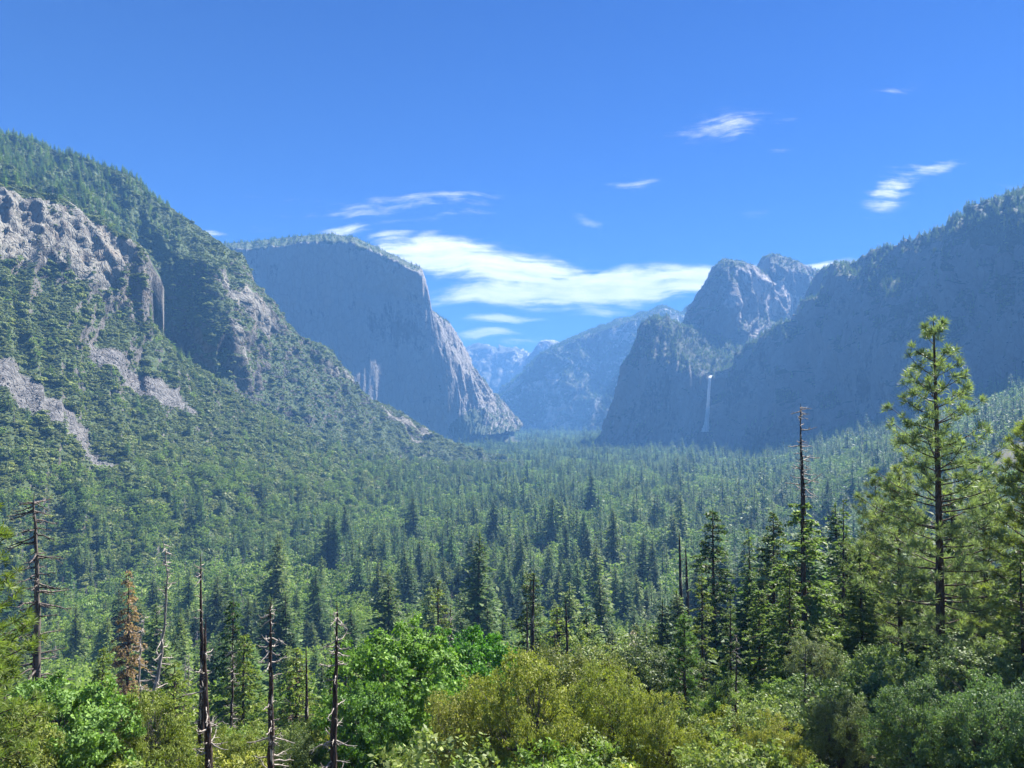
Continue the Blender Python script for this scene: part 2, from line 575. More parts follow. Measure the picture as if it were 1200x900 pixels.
SPUR_ROCK = [[(250, 308), (268, 330), (300, 355), (322, 385), (306, 392), (276, 372), (258, 350)],
             [(262, 380), (278, 400), (286, 440), (272, 436), (264, 410)],
             [(380, 430), (412, 452), (405, 458), (370, 428)], [(430, 467), (470, 494), (505, 522), (495, 524), (450, 500), (428, 476)]]  # bare strips that get the painted sunlit tone
SPUR_VEG = [[(-100, 30), (0, 150), (160, 205), (235, 262), (262, 290), (268, 318), (230, 312), (190, 318), (150, 300), (100, 250), (0, 215), (-100, 180)]]
spur_rows = [
    [(-420, 200, 760), (-200, 215, 930), (0, 262, 1150), (100, 310, 1230), (150, 400, 1330), (200, 460, 1400), (250, 490, 1440), (300, 505, 1520), (400, 540, 1680), (500, 556, 1880), (620, 560, 2150)],
    [(-420, 130, 840), (-200, 160, 1010), (0, 222, 1200), (100, 270, 1290), (150, 375, 1430), (205, 430, 1445), (245, 455, 1440), (268, 462, 1450), (310, 485, 1620), (420, 523, 1820), (500, 545, 1960), (620, 556, 2180)],
    [(-420, 90, 900), (-200, 130, 1080), (0, 205, 1270), (100, 248, 1350), (155, 325, 1460), (205, 370, 1470), (248, 385, 1455), (270, 392, 1480), (320, 440, 1700), (430, 500, 1950), (510, 535, 2040), (620, 554, 2200)],
    [(-420, 40, 960), (-200, 90, 1180), (0, 186, 1420), (100, 225, 1470), (160, 270, 1520), (205, 296, 1540), (250, 318, 1520), (272, 335, 1560), (330, 400, 1780), (435, 482, 2050), (510, 525, 2120), (620, 552, 2220)],
    [(-420, -40, 1040), (-200, 60, 1300), (-60, 135, 1500), (0, 160, 1560), (30, 166, 1570), (68, 180, 1580), (100, 190, 1590), (155, 208, 1600), (165, 222, 1605), (185, 237, 1610), (230, 265, 1640), (262, 291, 1680), (275, 300, 1700), (288, 328, 1730),
     (318, 362, 1800), (348, 396, 1880), (375, 407, 1960), (385, 420, 2000), (410, 450, 2080), (435, 470, 2130), (470, 491, 2180), (505, 512, 2220), (560, 540, 2260), (620, 553, 2300)],
]
spur, spur_data = loft('mountain_ridge', spur_rows, 420, 300, amp=24, scale=90, vert=0.6, rock_polys=SPUR_ROCK, veg_polys=SPUR_VEG,
                       veg_bias=0.42, mat=M_spur, crest_amp=0.35, ribs=(34, 26, 2.5),
                       amp_fn=lambda px, py, P, r, v: 0.85 - 0.4 * v + 0.2 * r)
tag(spur, 'wooded mountain ridge with a dark shaded rock recess', 'mountain', kind='structure')

# the great wall: long south-west face, the nose, and the receding right-hand facet
NOSE = 0.62
wall_rows = [
    [(180, 520, 2900, 0), (300, 522, 3000, .2), (400, 523, 3120, .42), (470, 520, 3340, .55), (524, 517, 3420, NOSE), (545, 516, 3420, .72), (572, 514, 3420, .86), (608, 510, 3540, 1)],
    [(180, 470, 2960, 0), (300, 475, 3050, .2), (400, 478, 3160, .42), (470, 482, 3370, .55), (522, 490, 3440, NOSE), (540, 478, 3490, .72), (571, 486, 3610, .86), (606, 507, 3760, 1)],
    [(180, 400, 3000, 0), (300, 405, 3090, .2), (400, 408, 3190, .42), (465, 410, 3400, .55), (511, 420, 3470, NOSE), (534, 425, 3530, .72), (562, 462, 3660, .86), (608, 503, 3860, 1)],
    [(180, 335, 3050, 0), (300, 340, 3130, .2), (400, 342, 3230, .42), (460, 345, 3420, .55), (502, 362, 3500, NOSE), (522, 396, 3570, .72), (552, 436, 3720, .86), (603, 500, 3940, 1)],
    [(180, 296, 3090, 0), (262, 294, 3140, .13), (300, 292, 3160, .2), (350, 286, 3190, .31), (385, 283, 3210, .39), (415, 287, 3240, .45), (450, 302, 3300, .52), (480, 316, 3370, .58), (494, 324, 3440, .605), (497.5, 331, 3480, NOSE), (499, 345, 3530, .64), (502, 362, 3580, .66),
     (520, 378, 3620, .72), (534, 395, 3660, .77), (545, 418, 3720, .82), (556, 442, 3780, .86), (575, 472, 3860, .92), (602, 499, 4000, 1)],
    [(180, 288, 3300, 0), (262, 286, 3300, .13), (300, 283, 3330, .2), (350, 277, 3360, .31), (385, 274, 3380, .39), (415, 278, 3400, .45), (450, 294, 3430, .52), (480, 308, 3470, .58), (492, 313, 3500, .605), (496.5, 320, 3530, NOSE), (499, 340, 3600, .64), (503, 363, 3680, .66),
     (521, 378, 3740, .72), (535, 394, 3780, .77), (546, 417, 3840, .82), (557, 441, 3900, .86), (576, 471, 3980, .92), (602, 499, 4120, 1)],
]
WALL_VEG = [[(180, 270), (262, 285), (350, 274), (420, 276), (500, 314), (495, 320), (440, 298), (400, 284), (350, 285), (262, 294), (180, 296)],
            [(525, 505), (545, 480), (575, 505), (610, 515), (530, 520)]]


def wall_amp(px, py, P, rock, veg):
    right = sstep(495, 515, px)
    return 0.55 + 1.1 * right * sstep(400, 470, py) + 0.35 * right


big_wall, wall_data = loft('granite_cliff', wall_rows, 460, 260, amp=24, scale=170, vert=0.16, veg_polys=WALL_VEG, veg_bias=-0.08, mat=M_face,
                           amp_fn=wall_amp, crest_amp=0.2, smooth_rows=False, seed=3.0, big_amp=16, ribs=(14, 40, 1.5))
tag(big_wall, 'huge sheer granite cliff with a prow, left of the valley gap', 'cliff', kind='structure')

# right side: high twin peaks, the lower tower with its bench, the long wall to the right edge
peak_rows = [
    [(740, 500, 3700), (800, 500, 3600), (900, 490, 3600), (1000, 480, 3600), (1080, 470, 3600)],
    [(760, 440, 3750), (800, 440, 3640), (850, 445, 3580), (900, 445, 3650), (960, 430, 3750), (1080, 420, 3700)],
    [(785, 410, 3800), (810, 400, 3700), (835, 400, 3640), (862, 408, 3540), (905, 408, 3720), (950, 395, 3900), (1080, 390, 4000)],
    [(800, 385, 3850), (815, 375, 3760), (838, 350, 3690), (858, 360, 3600), (890, 370, 3820), (925, 372, 4020), (970, 370, 4100), (1080, 360, 4150)],
    [(803, 385, 3900), (812, 368, 3880), (822, 345, 3860), (832, 322, 3840), (838, 311, 3820), (853, 305, 3800), (872, 308, 3790), (885, 312, 3830), (898, 323, 3950), (901, 319, 4050), (902, 302, 4100), (906, 298, 4120), (913, 300, 4120),
     (935, 307, 4150), (955, 316, 4180), (977, 321, 4200), (1000, 322, 4250), (1080, 320, 4300)],
]
PEAK_ROCK = [[(865, 308), (900, 325), (935, 345), (960, 355), (955, 375), (930, 385), (905, 378), (880, 350), (862, 330)],
             [(850, 335), (872, 362), (885, 385), (905, 395), (900, 405), (880, 402), (862, 375), (845, 345)]]  # slabs coloured paler to look struck by the sun
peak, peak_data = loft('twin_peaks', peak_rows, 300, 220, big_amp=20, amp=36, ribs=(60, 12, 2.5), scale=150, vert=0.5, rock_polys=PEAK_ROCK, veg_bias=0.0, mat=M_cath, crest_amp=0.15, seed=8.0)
tag(peak, 'twin rocky summits with sunlit slabs, above the waterfall', 'mountain', kind='structure')

tower_rows = [
    [(690, 532, 3350), (712, 531, 3250), (750, 530, 3120), (800, 529, 3060), (836, 528, 3030), (870, 528, 3060), (900, 528, 3150)],
    [(705, 515, 3360), (722, 505, 3260), (755, 500, 3150), (800, 497, 3090), (834, 495, 3120), (868, 500, 3080), (900, 500, 3200)],
    [(715, 495, 3380), (733, 468, 3280), (760, 462, 3180), (800, 462, 3120), (832, 462, 3170), (868, 462, 3120), (900, 455, 3250)],
    [(724, 470, 3420), (740, 430, 3310), (765, 425, 3220), (800, 432, 3160), (831, 440, 3200), (866, 438, 3160), (900, 430, 3300)],
    [(731, 450, 3480), (736, 430, 3460), (746, 408, 3430), (758, 388, 3400), (770, 378, 3360), (785, 386, 3380), (800, 400, 3440), (835, 418, 3480), (870, 420, 3500), (900, 410, 3520)],
    [(731, 449, 3560), (737, 428, 3540), (747, 406, 3520), (757, 384, 3500), (766, 374, 3480), (780, 375, 3480), (795, 382, 3500), (808, 385, 3560), (840, 395, 3650), (870, 402, 3680), (900, 398, 3720)],
]
TOWER_VEG = [[(765, 374), (800, 385), (900, 400), (905, 440), (860, 432), (835, 440), (800, 425), (775, 400)]]
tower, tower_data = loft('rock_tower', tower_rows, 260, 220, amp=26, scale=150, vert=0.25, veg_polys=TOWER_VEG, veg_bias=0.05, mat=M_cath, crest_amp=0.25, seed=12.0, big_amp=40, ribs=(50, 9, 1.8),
                         amp_fn=lambda px, py, P, r, v: 1.0 - 0.35 * v)
tag(tower, 'dark blunt rock tower with a wooded bench, left of the waterfall', 'cliff', kind='structure')

rwall_rows = [
    [(838, 530, 3020), (900, 535, 2850), (1000, 535, 2450), (1100, 540, 2050), (1200, 545, 1800), (1350, 560, 1500), (1600, 590, 1150)],
    [(840, 500, 3050), (900, 490, 2880), (1000, 470, 2500), (1100, 460, 2120), (1200, 440, 1860), (1350, 420, 1560), (1600, 380, 1220)],
    [(841, 470, 3080), (900, 450, 2920), (1000, 410, 2560), (1100, 390, 2200), (1200, 370, 1930), (1350, 330, 1640), (1600, 250, 1300)],
    [(842, 450, 3100), (900, 420, 2960), (960, 375, 2800), (1000, 355, 2640), (1100, 340, 2290), (1160, 330, 2120), (1200, 318, 2010), (1350, 240, 1720), (1600, 140, 1380)],
    [(842, 440, 3110), (862, 430, 3060), (905, 402, 2990), (943, 382, 2900), (962, 352, 2860), (979, 325, 2830), (990, 318, 2800), (1030, 318, 2680), (1060, 305, 2560), (1095, 300, 2420), (1130, 285, 2300), (1160, 270, 2200), (1200, 262, 2090), (1350, 170, 1800), (1600, 60, 1450)],
    [(842, 439, 3160), (862, 428, 3110), (905, 400, 3050), (943, 379, 2970), (962, 348, 2940), (979, 318, 2910), (987, 311, 2890), (1000, 310, 2860), (1018, 312, 2820), (1040, 306, 2740), (1058, 297, 2660), (1068, 293, 2620), (1092, 292, 2540), (1104, 282, 2500), (1117, 273, 2450), (1133, 258, 2400), (1147, 252, 2360),
     (1163, 242, 2300), (1182, 236, 2250), (1200, 230, 2200), (1350, 140, 1950), (1600, 20, 1600)],
]
RW_VEG = [[(1085, 290), (1200, 232), (1300, 180), (1300, 290), (1200, 300), (1140, 292)]]
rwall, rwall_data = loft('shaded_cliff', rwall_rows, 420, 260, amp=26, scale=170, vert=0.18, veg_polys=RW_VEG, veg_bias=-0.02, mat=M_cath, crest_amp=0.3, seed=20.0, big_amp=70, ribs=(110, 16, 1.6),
                         amp_fn=lambda px, py, P, r, v: 1.0 - 0.1 * v)
tag(rwall, 'long hazy shaded cliff wall running from the waterfall to the right', 'cliff', kind='structure')

mid_rows = [
    [(560, 508, 6600), (600, 508, 6400), (660, 508, 6200), (720, 508, 6100), (800, 508, 6100), (900, 508, 6100)],
    [(575, 494, 6700), (615, 485, 6500), (650, 482, 6350), (690, 480, 6250), (720, 488, 6200), (800, 480, 6200), (900, 480, 6200)],
    [(582, 478, 6900), (612, 460, 6700), (650, 450, 6500), (665, 446, 6450), (700, 450, 6600), (740, 440, 6500), (800, 440, 6500), (900, 440, 6500)],
    [(583, 474, 7000), (595, 460, 6950), (607, 447, 6900), (620, 434, 6880), (634, 424, 6850), (655, 410, 6850), (673, 398, 6850), (695, 390, 6900), (717, 382, 6900), (740, 374, 6950), (757, 368, 7000), (768, 364, 7050), (778, 361, 7100), (787, 363, 7100), (797, 368, 7150), (805, 368, 7200), (815, 362, 7200), (850, 360, 7200), (900, 360, 7200)],
]
mid_rows = [[(a, b, d * 0.88) for a, b, d in r_] for r_ in mid_rows]
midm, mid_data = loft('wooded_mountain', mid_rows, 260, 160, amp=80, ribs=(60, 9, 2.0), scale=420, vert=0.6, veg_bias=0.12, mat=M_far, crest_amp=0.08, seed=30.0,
                      rock_polys=[[(640, 445), (660, 440), (665, 465), (650, 462)], [(705, 492), (712, 478), (728, 470), (728, 500), (700, 502)], [(640, 492), (668, 470), (655, 495), (630, 502)], [(768, 368), (778, 360), (795, 366), (785, 372)]])
tag(midm, 'blue hazy forested mountain closing the valley gap', 'mountain', kind='structure')

dome_rows = [
    [(595, 480, 10900), (640, 480, 10700), (700, 480, 10700)],
    [(600, 440, 11000), (622, 425, 10900), (645, 425, 10800), (665, 430, 10900), (700, 440, 11000)],
    [(612, 424, 11100), (620, 417, 11100), (627, 410, 11080), (631, 402, 11050), (634, 399, 11050), (640, 398, 11050), (648, 398, 11100), (656, 401, 11150), (663, 406, 11200), (680, 412, 11300), (700, 420, 11400)],
]
dome_rows = [[(a, b, d * 0.74) for a, b, d in r_] for r_ in dome_rows]
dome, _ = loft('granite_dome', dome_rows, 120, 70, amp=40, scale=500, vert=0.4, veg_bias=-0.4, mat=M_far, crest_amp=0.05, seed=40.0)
tag(dome, 'distant granite dome with one sheer side on the skyline', 'mountain', kind='structure')

rest_rows = [
    [(500, 500, 12400), (560, 495, 12200), (640, 495, 12000), (720, 495, 12200)],
    [(510, 450, 12900), (560, 450, 12600), (600, 455, 12400), (640, 450, 12500), (720, 450, 12600)],
    [(510, 425, 13400), (540, 416, 13300), (552, 411, 13300), (560, 408, 13300), (567, 407, 13300), (575, 409, 13300), (583, 413, 13250), (590, 412, 13200), (598, 411, 13200), (607, 414, 13200), (617, 417, 13200), (640, 416, 13300), (720, 415, 13400)],
]
rest_rows = [[(a, b, d * 0.70) for a, b, d in r_] for r_ in rest_rows]
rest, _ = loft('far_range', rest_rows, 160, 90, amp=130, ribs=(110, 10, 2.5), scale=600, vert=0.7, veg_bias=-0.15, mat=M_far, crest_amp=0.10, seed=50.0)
tag(rest, 'pale blue farthest range with snowy looking bare granite', 'mountain', kind='structure')

# ---------------------------------------------------------------- the waterfall in the corner between tower and wall


def build_waterfall():
    r = np.random.default_rng(2)
    n, k = 90, 14
    path = np.array([at(*p) for p in [(834, 440, 3040), (832.6, 441, 3018), (831.8, 443, 3004), (831.5, 446, 2998), (831, 455, 2990), (830, 470, 2985), (829, 485, 2985), (828, 497, 2985), (826, 506, 2985)]])
    t = np.linspace(0, 1, len(path))
    tt = np.linspace(0, 1, n)
    C = np.stack([np.interp(tt, t, path[:, q]) for q in range(3)], 1)
    wd = np.interp(tt, [0, 0.2, 0.35, 0.6, 0.85, 1], [5.0, 6.0, 5.0, 6.0, 9.0, 16.0])
    V = []
    for side in (0, 1):
        a = np.linspace(-1, 1, k)
        X = C[:, None, 0] + a[None, :] * wd[:, None] * (1 + 0.12 * r.normal(size=(n, k)))
        Y = C[:, None, 1] + (1 if side else -1) * (1 - a[None, :] ** 2) * 3.0 + r.normal(0, 0.4, (n, k)) + (1.0 if side else 0)
        Z = C[:, None, 2] + r.normal(0, 0.5, (n, k)) + 0 * a[None, :]
        V.append(np.stack([X, Y, Z], 2).reshape(-1, 3))
    g = grid_faces(n, k)
    m, tn, b = new_mat('falling_water')
    pos = tn.n('ShaderNodeNewGeometry').outputs['Position']
    st = tn.noise(tn.mapping(pos, (1, 1, 0.05)), 0.35, 5, 0.7)
    tn.link(tn.mix(tn.ramp(st, 0.3, 0.7), (0.62, 0.68, 0.74, 1), (0.93, 0.95, 0.97, 1)), b.inputs['Base Color'])
    b.inputs['Roughness'].default_value = 0.6
    tn.link(tn.ramp(tn.math('ADD', st, 0.25), 0.25, 0.75, True, 0.0, 0.55), b.inputs['Alpha'])
    o = link_mesh('waterfall', np.concatenate(V), [g, g[:, ::-1] + n * k], m, smooth=True)
    tag(o, 'thin white waterfall dropping down the hazy cliff beside the rock tower', 'waterfall')


build_waterfall()

# ================================================================ vegetation
HID = bpy.data.collections.new('growth_forms')     # source meshes for the instanced masses, not linked into the scene


def leaf_mat(name, col, col2, trans=0.35, use_obj=False, nscale=1.2, rough=0.55, spec=0.25, hue=0.0):
    m = bpy.data.materials.new(name)
    m.use_nodes = True
    t = NT(m.node_tree)
    b = m.node_tree.nodes['Principled BSDF']
    b.inputs['Roughness'].default_value = rough
    b.inputs['Specular IOR Level'].default_value = spec
    oi = t.n('ShaderNodeObjectInfo')
    pos = t.n('ShaderNodeTexCoord').outputs['Object']
    nz = t.noise(pos, nscale, 3, 0.6)
    if use_obj:
        c1 = oi.outputs['Color']
        c2 = t.mix(1.0, c1, (1.6, 1.5, 0.85, 1), 'MULTIPLY')
        c = t.mix(t.math('MULTIPLY', t.ramp(nz, 0.35, 0.7), 0.4), c1, c2)
        tint = t.n('ShaderNodeAttribute', attribute_name='tint').outputs['Fac']
        c = t.mix(1.0, c, t.mix(t.ramp(tint, 0.0, 0.55, False), (0.62, 0.70, 0.60, 1), (1.0, 1.0, 1.0, 1)), 'MULTIPLY')
        c = t.mix(t.ramp(tint, 0.6, 1.0, False), c, t.mix(1.0, c, (1.55, 1.45, 0.95, 1), 'MULTIPLY'))
    else:
        r = oi.outputs['Random']
        c = t.mix(r, col, col2)
        r2 = t.math('FRACT', t.math('MULTIPLY', r, 37.7))
        c = t.mix(1.0, c, t.mix(r2, (0.6, 0.62, 0.66, 1), (1.4, 1.35, 1.15, 1)), 'MULTIPLY')
        c = t.mix(t.math('MULTIPLY', nz, 0.25), c, t.mix(1.0, c, (1.7, 1.5, 1.0, 1), 'MULTIPLY'))
    t.link(c, b.inputs['Base Color'])
    tr = t.n('ShaderNodeBsdfTranslucent')
    t.link(t.mix(1.0, c, (1.35, 1.5, 0.75, 1), 'MULTIPLY'), tr.inputs[0])
    mx = t.n('ShaderNodeMixShader')
    mx.inputs[0].default_value = trans
    t.link(b.outputs[0], mx.inputs[1])
    t.link(tr.outputs[0], mx.inputs[2])
    t.link(mx.outputs[0], m.node_tree.nodes['Material Output'].inputs[0])
    return m


def bark_mat(name, c1, c2, sc=6.0, patch=None):
    m, t, b = new_mat(name)
    pos = t.n('ShaderNodeTexCoord').outputs['Object']
    n = t.noise(t.mapping(pos, (1, 1, 0.22)), sc, 6, 0.65)
    c = t.mix(t.ramp(n, 0.35, 0.65), c1, c2)
    if patch:
        p = t.noise(t.mapping(pos, (1, 1, 0.35), (0, 0, 0), (3, 5, 1)), 1.6, 5, 0.7)
        c = t.mix(t.ramp(p, 0.58, 0.63), c, patch)
    t.link(c, b.inputs['Base Color'])
    bp = t.n('ShaderNodeBump')
    bp.inputs['Distance'].default_value = 0.05
    t.link(n, bp.inputs['Height'])
    t.link(bp.outputs[0], b.inputs['Normal'])
    return m


M_bark = bark_mat('conifer_bark', (0.035, 0.026, 0.022, 1), (0.11, 0.075, 0.055, 1))
M_bark_grey = bark_mat('oak_bark', (0.05, 0.045, 0.04, 1), (0.16, 0.14, 0.12, 1))
M_char = bark_mat('charred_bark', (0.018, 0.013, 0.013, 1), (0.075, 0.05, 0.042, 1), 5.0, (0.48, 0.42, 0.36, 1))
M_dead = bark_mat('weathered_dead_wood', (0.10, 0.085, 0.08, 1), (0.36, 0.33, 0.31, 1), 5.0)
M_deadtwig = bark_mat('bleached_twigs', (0.20, 0.17, 0.15, 1), (0.42, 0.38, 0.34, 1), 5.0)
M_leaf = leaf_mat('broad_leaves', None, None, 0.28, True, 0.8, 0.55, 0.22)
M_needle = leaf_mat('pine_needles', None, None, 0.40, True, 0.8, 0.5, 0.3)
M_fir = leaf_mat('valley_conifer_needles', (0.066, 0.130, 0.048, 1), (0.145, 0.200, 0.068, 1), 0.40)
M_oak = leaf_mat('valley_broad_leaves', (0.120, 0.200, 0.045, 1), (0.200, 0.280, 0.065, 1), 0.35)
M_brush = leaf_mat('brush_leaves', (0.085, 0.130, 0.036, 1), (0.165, 0.200, 0.055, 1), 0.30)
M_snagtwig = leaf_mat('grey_dead_twigs', (0.15, 0.125, 0.12, 1), (0.24, 0.20, 0.18, 1), 0.0)
M_boulder = rock_mat('talus_granite', (0.19, 0.19, 0.185, 1), (0.07, 0.07, 0.07, 1), VEGC, SOILC, 6.0, 0.2, 1.0, 0.0)


def unit(v):
    return v / (np.linalg.norm(v, axis=-1, keepdims=True) + 1e-9)


def diamonds(C, D, W, L, Wd, base=0.0):
    """leaf shaped quads: centres C, long direction D, wide direction W, half length L, half width Wd"""
    D = unit(D)
    W = W - D * np.sum(W * D, axis=1, keepdims=True)
    W = unit(W)
    L = np.broadcast_to(np.asarray(L, float), (len(C),))[:, None]
    Wd = np.broadcast_to(np.asarray(Wd, float), (len(C),))[:, None]
    V = np.stack([C - D * L, C + W * Wd + D * L * base, C + D * L, C - W * Wd + D * L * base], 1).reshape(-1, 3)
    return V, np.arange(len(V)).reshape(-1, 4)


class Wood:
    def __init__(self):
        self.V, self.F, self.n = [], [], 0

    def tube(self, P, r, sides=6):
        P = np.asarray(P, float)
        r = np.asarray(r, float)
        T = unit(np.gradient(P, axis=0))
        ref = np.array([0, 0, 1.0]) if abs(T[0, 2]) < 0.8 else np.array([1.0, 0, 0])
        A = unit(np.cross(T, ref))
        B = np.cross(T, A)
        a = np.linspace(0, 2 * np.pi, sides, endpoint=False)
        ring = P[:, None, :] + r[:, None, None] * (np.cos(a)[None, :, None] * A[:, None, :] + np.sin(a)[None, :, None] * B[:, None, :])
        V = ring.reshape(-1, 3)
        k = np.arange(len(P) - 1)[:, None] * sides
        j = np.arange(sides)[None, :]
        j2 = (j + 1) % sides
        F_ = np.stack([k + j, k + j2, k + sides + j2, k + sides + j], 2).reshape(-1, 4) + self.n
        self.V.append(V)
        self.F.append(F_)
        self.n += len(V)

    def get(self):
        return np.concatenate(self.V), [np.concatenate(self.F)]


def rdir(r, n):
    return unit(r.normal(size=(n, 3)))


# ---- mid distance conifer: returns crown arrays and trunk arrays, height 1 unit = 1 m at H
def conifer(seed, H=30.0, R=4.0, levels=26, per=6, seg=5, start=0.12, droop=0.25, lush=1.0, top_bare=0.0, gap=0.15, leafk=1.0, wood=True, up=0.0, pw=0.6):
    r = np.random.default_rng(seed)
    w = Wood()
    lean = r.normal(0, 0.012, 2)
    zt = np.linspace(0, 1, 9)
    path = np.stack([lean[0] * zt * H + 0.1 * np.sin(zt * 5 + seed), lean[1] * zt * H + 0.1 * np.cos(zt * 4), zt * H], 1)
    w.tube(path, 0.016 * H * (1 - zt) ** 0.8 + 0.035, 6)

    def tx(z):
        return np.stack([np.interp(z, path[:, 2], path[:, 0]), np.interp(z, path[:, 2], path[:, 1]), z], -1)
    Cs, Ds, Ws, Ls, Wd = [], [], [], [], []
    end = 1 - top_bare
    lop = r.uniform(0, 6.28)
    for k in range(levels):
        t = (k + r.uniform(0, 0.8)) / levels
        z = H * (start + (end - start) * t)
        prof = R * (1 - t) ** pw * min(1, 0.55 + t * 3.0) + 0.25
        for b in range(per):
            if r.uniform() < gap:
                continue
            az = r.uniform(0, 2 * np.pi)
            ln = prof * r.uniform(0.55, 1.15) * (1 + 0.15 * math.cos(az - lop))
            zz = z + r.uniform(-0.5, 0.5) * H / levels
            o = tx(np.array(zz))
            hd = np.array([math.cos(az), math.sin(az), 0])
            rise = up + 0.25 * t + r.uniform(-0.1, 0.1)
            s = np.linspace(0.25 if seg > 2 else 0.45, 1, seg)
            pts = o + hd * (ln * s)[:, None] + np.array([0, 0, 1]) * (ln * (rise * s - droop * 1.6 * s * s))[:, None]
            if wood and ln > 0.8:
                s2 = np.array([0, 0.5, 0.9])
                p2 = o + hd * (ln * s2)[:, None] + np.array([0, 0, 1]) * (ln * (rise * s2 - droop * 1.6 * s2 * s2))[:, None]
                w.tube(p2, [0.05, 0.035, 0.015], 3)
            d = np.tile(hd, (seg, 1)) + r.normal(0, 0.35, (seg, 3)) + np.array([0, 0, rise - droop])
            wd = np.cross(d, [0, 0, 1]) + r.normal(0, 0.35, (seg, 3))
            size = ln * (0.30 if seg > 3 else 0.42) * lush
            Cs.append(pts + r.normal(0, 0.12 * ln, (seg, 3)) * [1, 1, 0.6])
            Ds.append(d)
            Ws.append(wd)
            Ls.append(np.full(seg, size) * r.uniform(0.7, 1.2, seg) * leafk)
            Wd.append(np.full(seg, size * 0.48) * r.uniform(0.7, 1.2, seg) * leafk)
    # leader
    Cs.append(tx(np.array([H * end - 0.3])).reshape(1, 3)); Ds.append(np.array([[0, 0, 1.0]])); Ws.append(np.array([[1.0, 0, 0]])); Ls.append(np.array([0.7])); Wd.append(np.array([0.2]))
    V, Q = diamonds(np.concatenate(Cs), np.concatenate(Ds), np.concatenate(Ws), np.concatenate(Ls), np.concatenate(Wd))
    return (V, [Q]), w.get()


# ---- near conifer with real sprays: many small needle clusters along side twigs
def near_fir(seed, H=30.0, R=4.5, levels=34, per=6, start=0.15, droop=0.2, top_bare=0.0, twig=0.42, fill=1.0, up=0.1, gap=0.12, nl=0.20, maxn=60000):
    r = np.random.default_rng(seed)
    w = Wood()
    zt = np.linspace(0, 1, 12)
    path = np.stack([0.12 * np.sin(zt * 4 + seed) * H / 30, 0.12 * np.cos(zt * 3 + seed) * H / 30, zt * H], 1)
    w.tube(path, 0.0125 * H * (1 - zt) ** 0.85 + 0.03, 9)
    C, D = [], []
    end = 1 - top_bare
    for k in range(levels):
        t = (k + r.uniform(0, 0.8)) / levels
        z0 = H * (start + (end - start) * t)
        prof = R * (1 - t) ** 0.7 * min(1, 0.6 + t * 2.5) + 0.3
        for b in range(per):
            if r.uniform() < gap:
                continue
            az = r.uniform(0, 2 * np.pi)
            ln = prof * r.uniform(0.5, 1.15)
            z = z0 + r.uniform(-0.5, 0.5) * H / levels
            hd = np.array([math.cos(az), math.sin(az), 0])
            sd_ = np.array([-hd[1], hd[0], 0])
            o = np.array([np.interp(z, path[:, 2], path[:, 0]), np.interp(z, path[:, 2], path[:, 1]), z])
            rise = up + 0.35 * t + r.uniform(-0.12, 0.12)
            f = lambda s: o + hd * (ln * s)[:, None] + np.array([0, 0, 1]) * (ln * (rise * s - droop * 1.5 * s * s))[:, None]
            s = np.array([0, 0.35, 0.7, 1.0])
            w.tube(f(s), np.array([0.055, 0.04, 0.025, 0.01]) * (0.6 + ln / R), 4)
            nt = max(3, int(ln / 0.28))
            ss = r.uniform(0.22, 1.0, nt)
            base = f(ss)
            sg = r.choice([-1, 1], nt)[:, None]
            td = unit(hd * 0.9 + sd_ * sg * r.uniform(0.4, 1.3, (nt, 1)) + np.array([0, 0, 1]) * r.uniform(-0.45, 0.25, (nt, 1)))
            tl = np.minimum(ln * twig * (1.15 - ss) + 0.25, 1.4) * r.uniform(0.6, 1.2, nt)
            for q in range(nt):
                m = max(3, int(tl[q] / 0.085 * fill))
                u = r.uniform(0.1, 1, m)
                C.append(base[q] + td[q] * (tl[q] * u)[:, None] + r.normal(0, 0.05, (m, 3)) + np.array([0, 0, -1]) * (0.15 * u * u)[:, None])
                D.append(td[q] + r.normal(0, 0.55, (m, 3)))
    C = np.concatenate(C)
    D = np.concatenate(D)
    if len(C) > maxn:
        k = r.choice(len(C), maxn, False)
        C, D = C[k], D[k]
    n = len(C)
    V, Q = diamonds(C, D, rdir(r, n) + [0, 0, 0.3], nl * r.uniform(0.6, 1.2, n), nl * 0.36 * r.uniform(0.6, 1.2, n))
    return (V, [Q]), w.get()


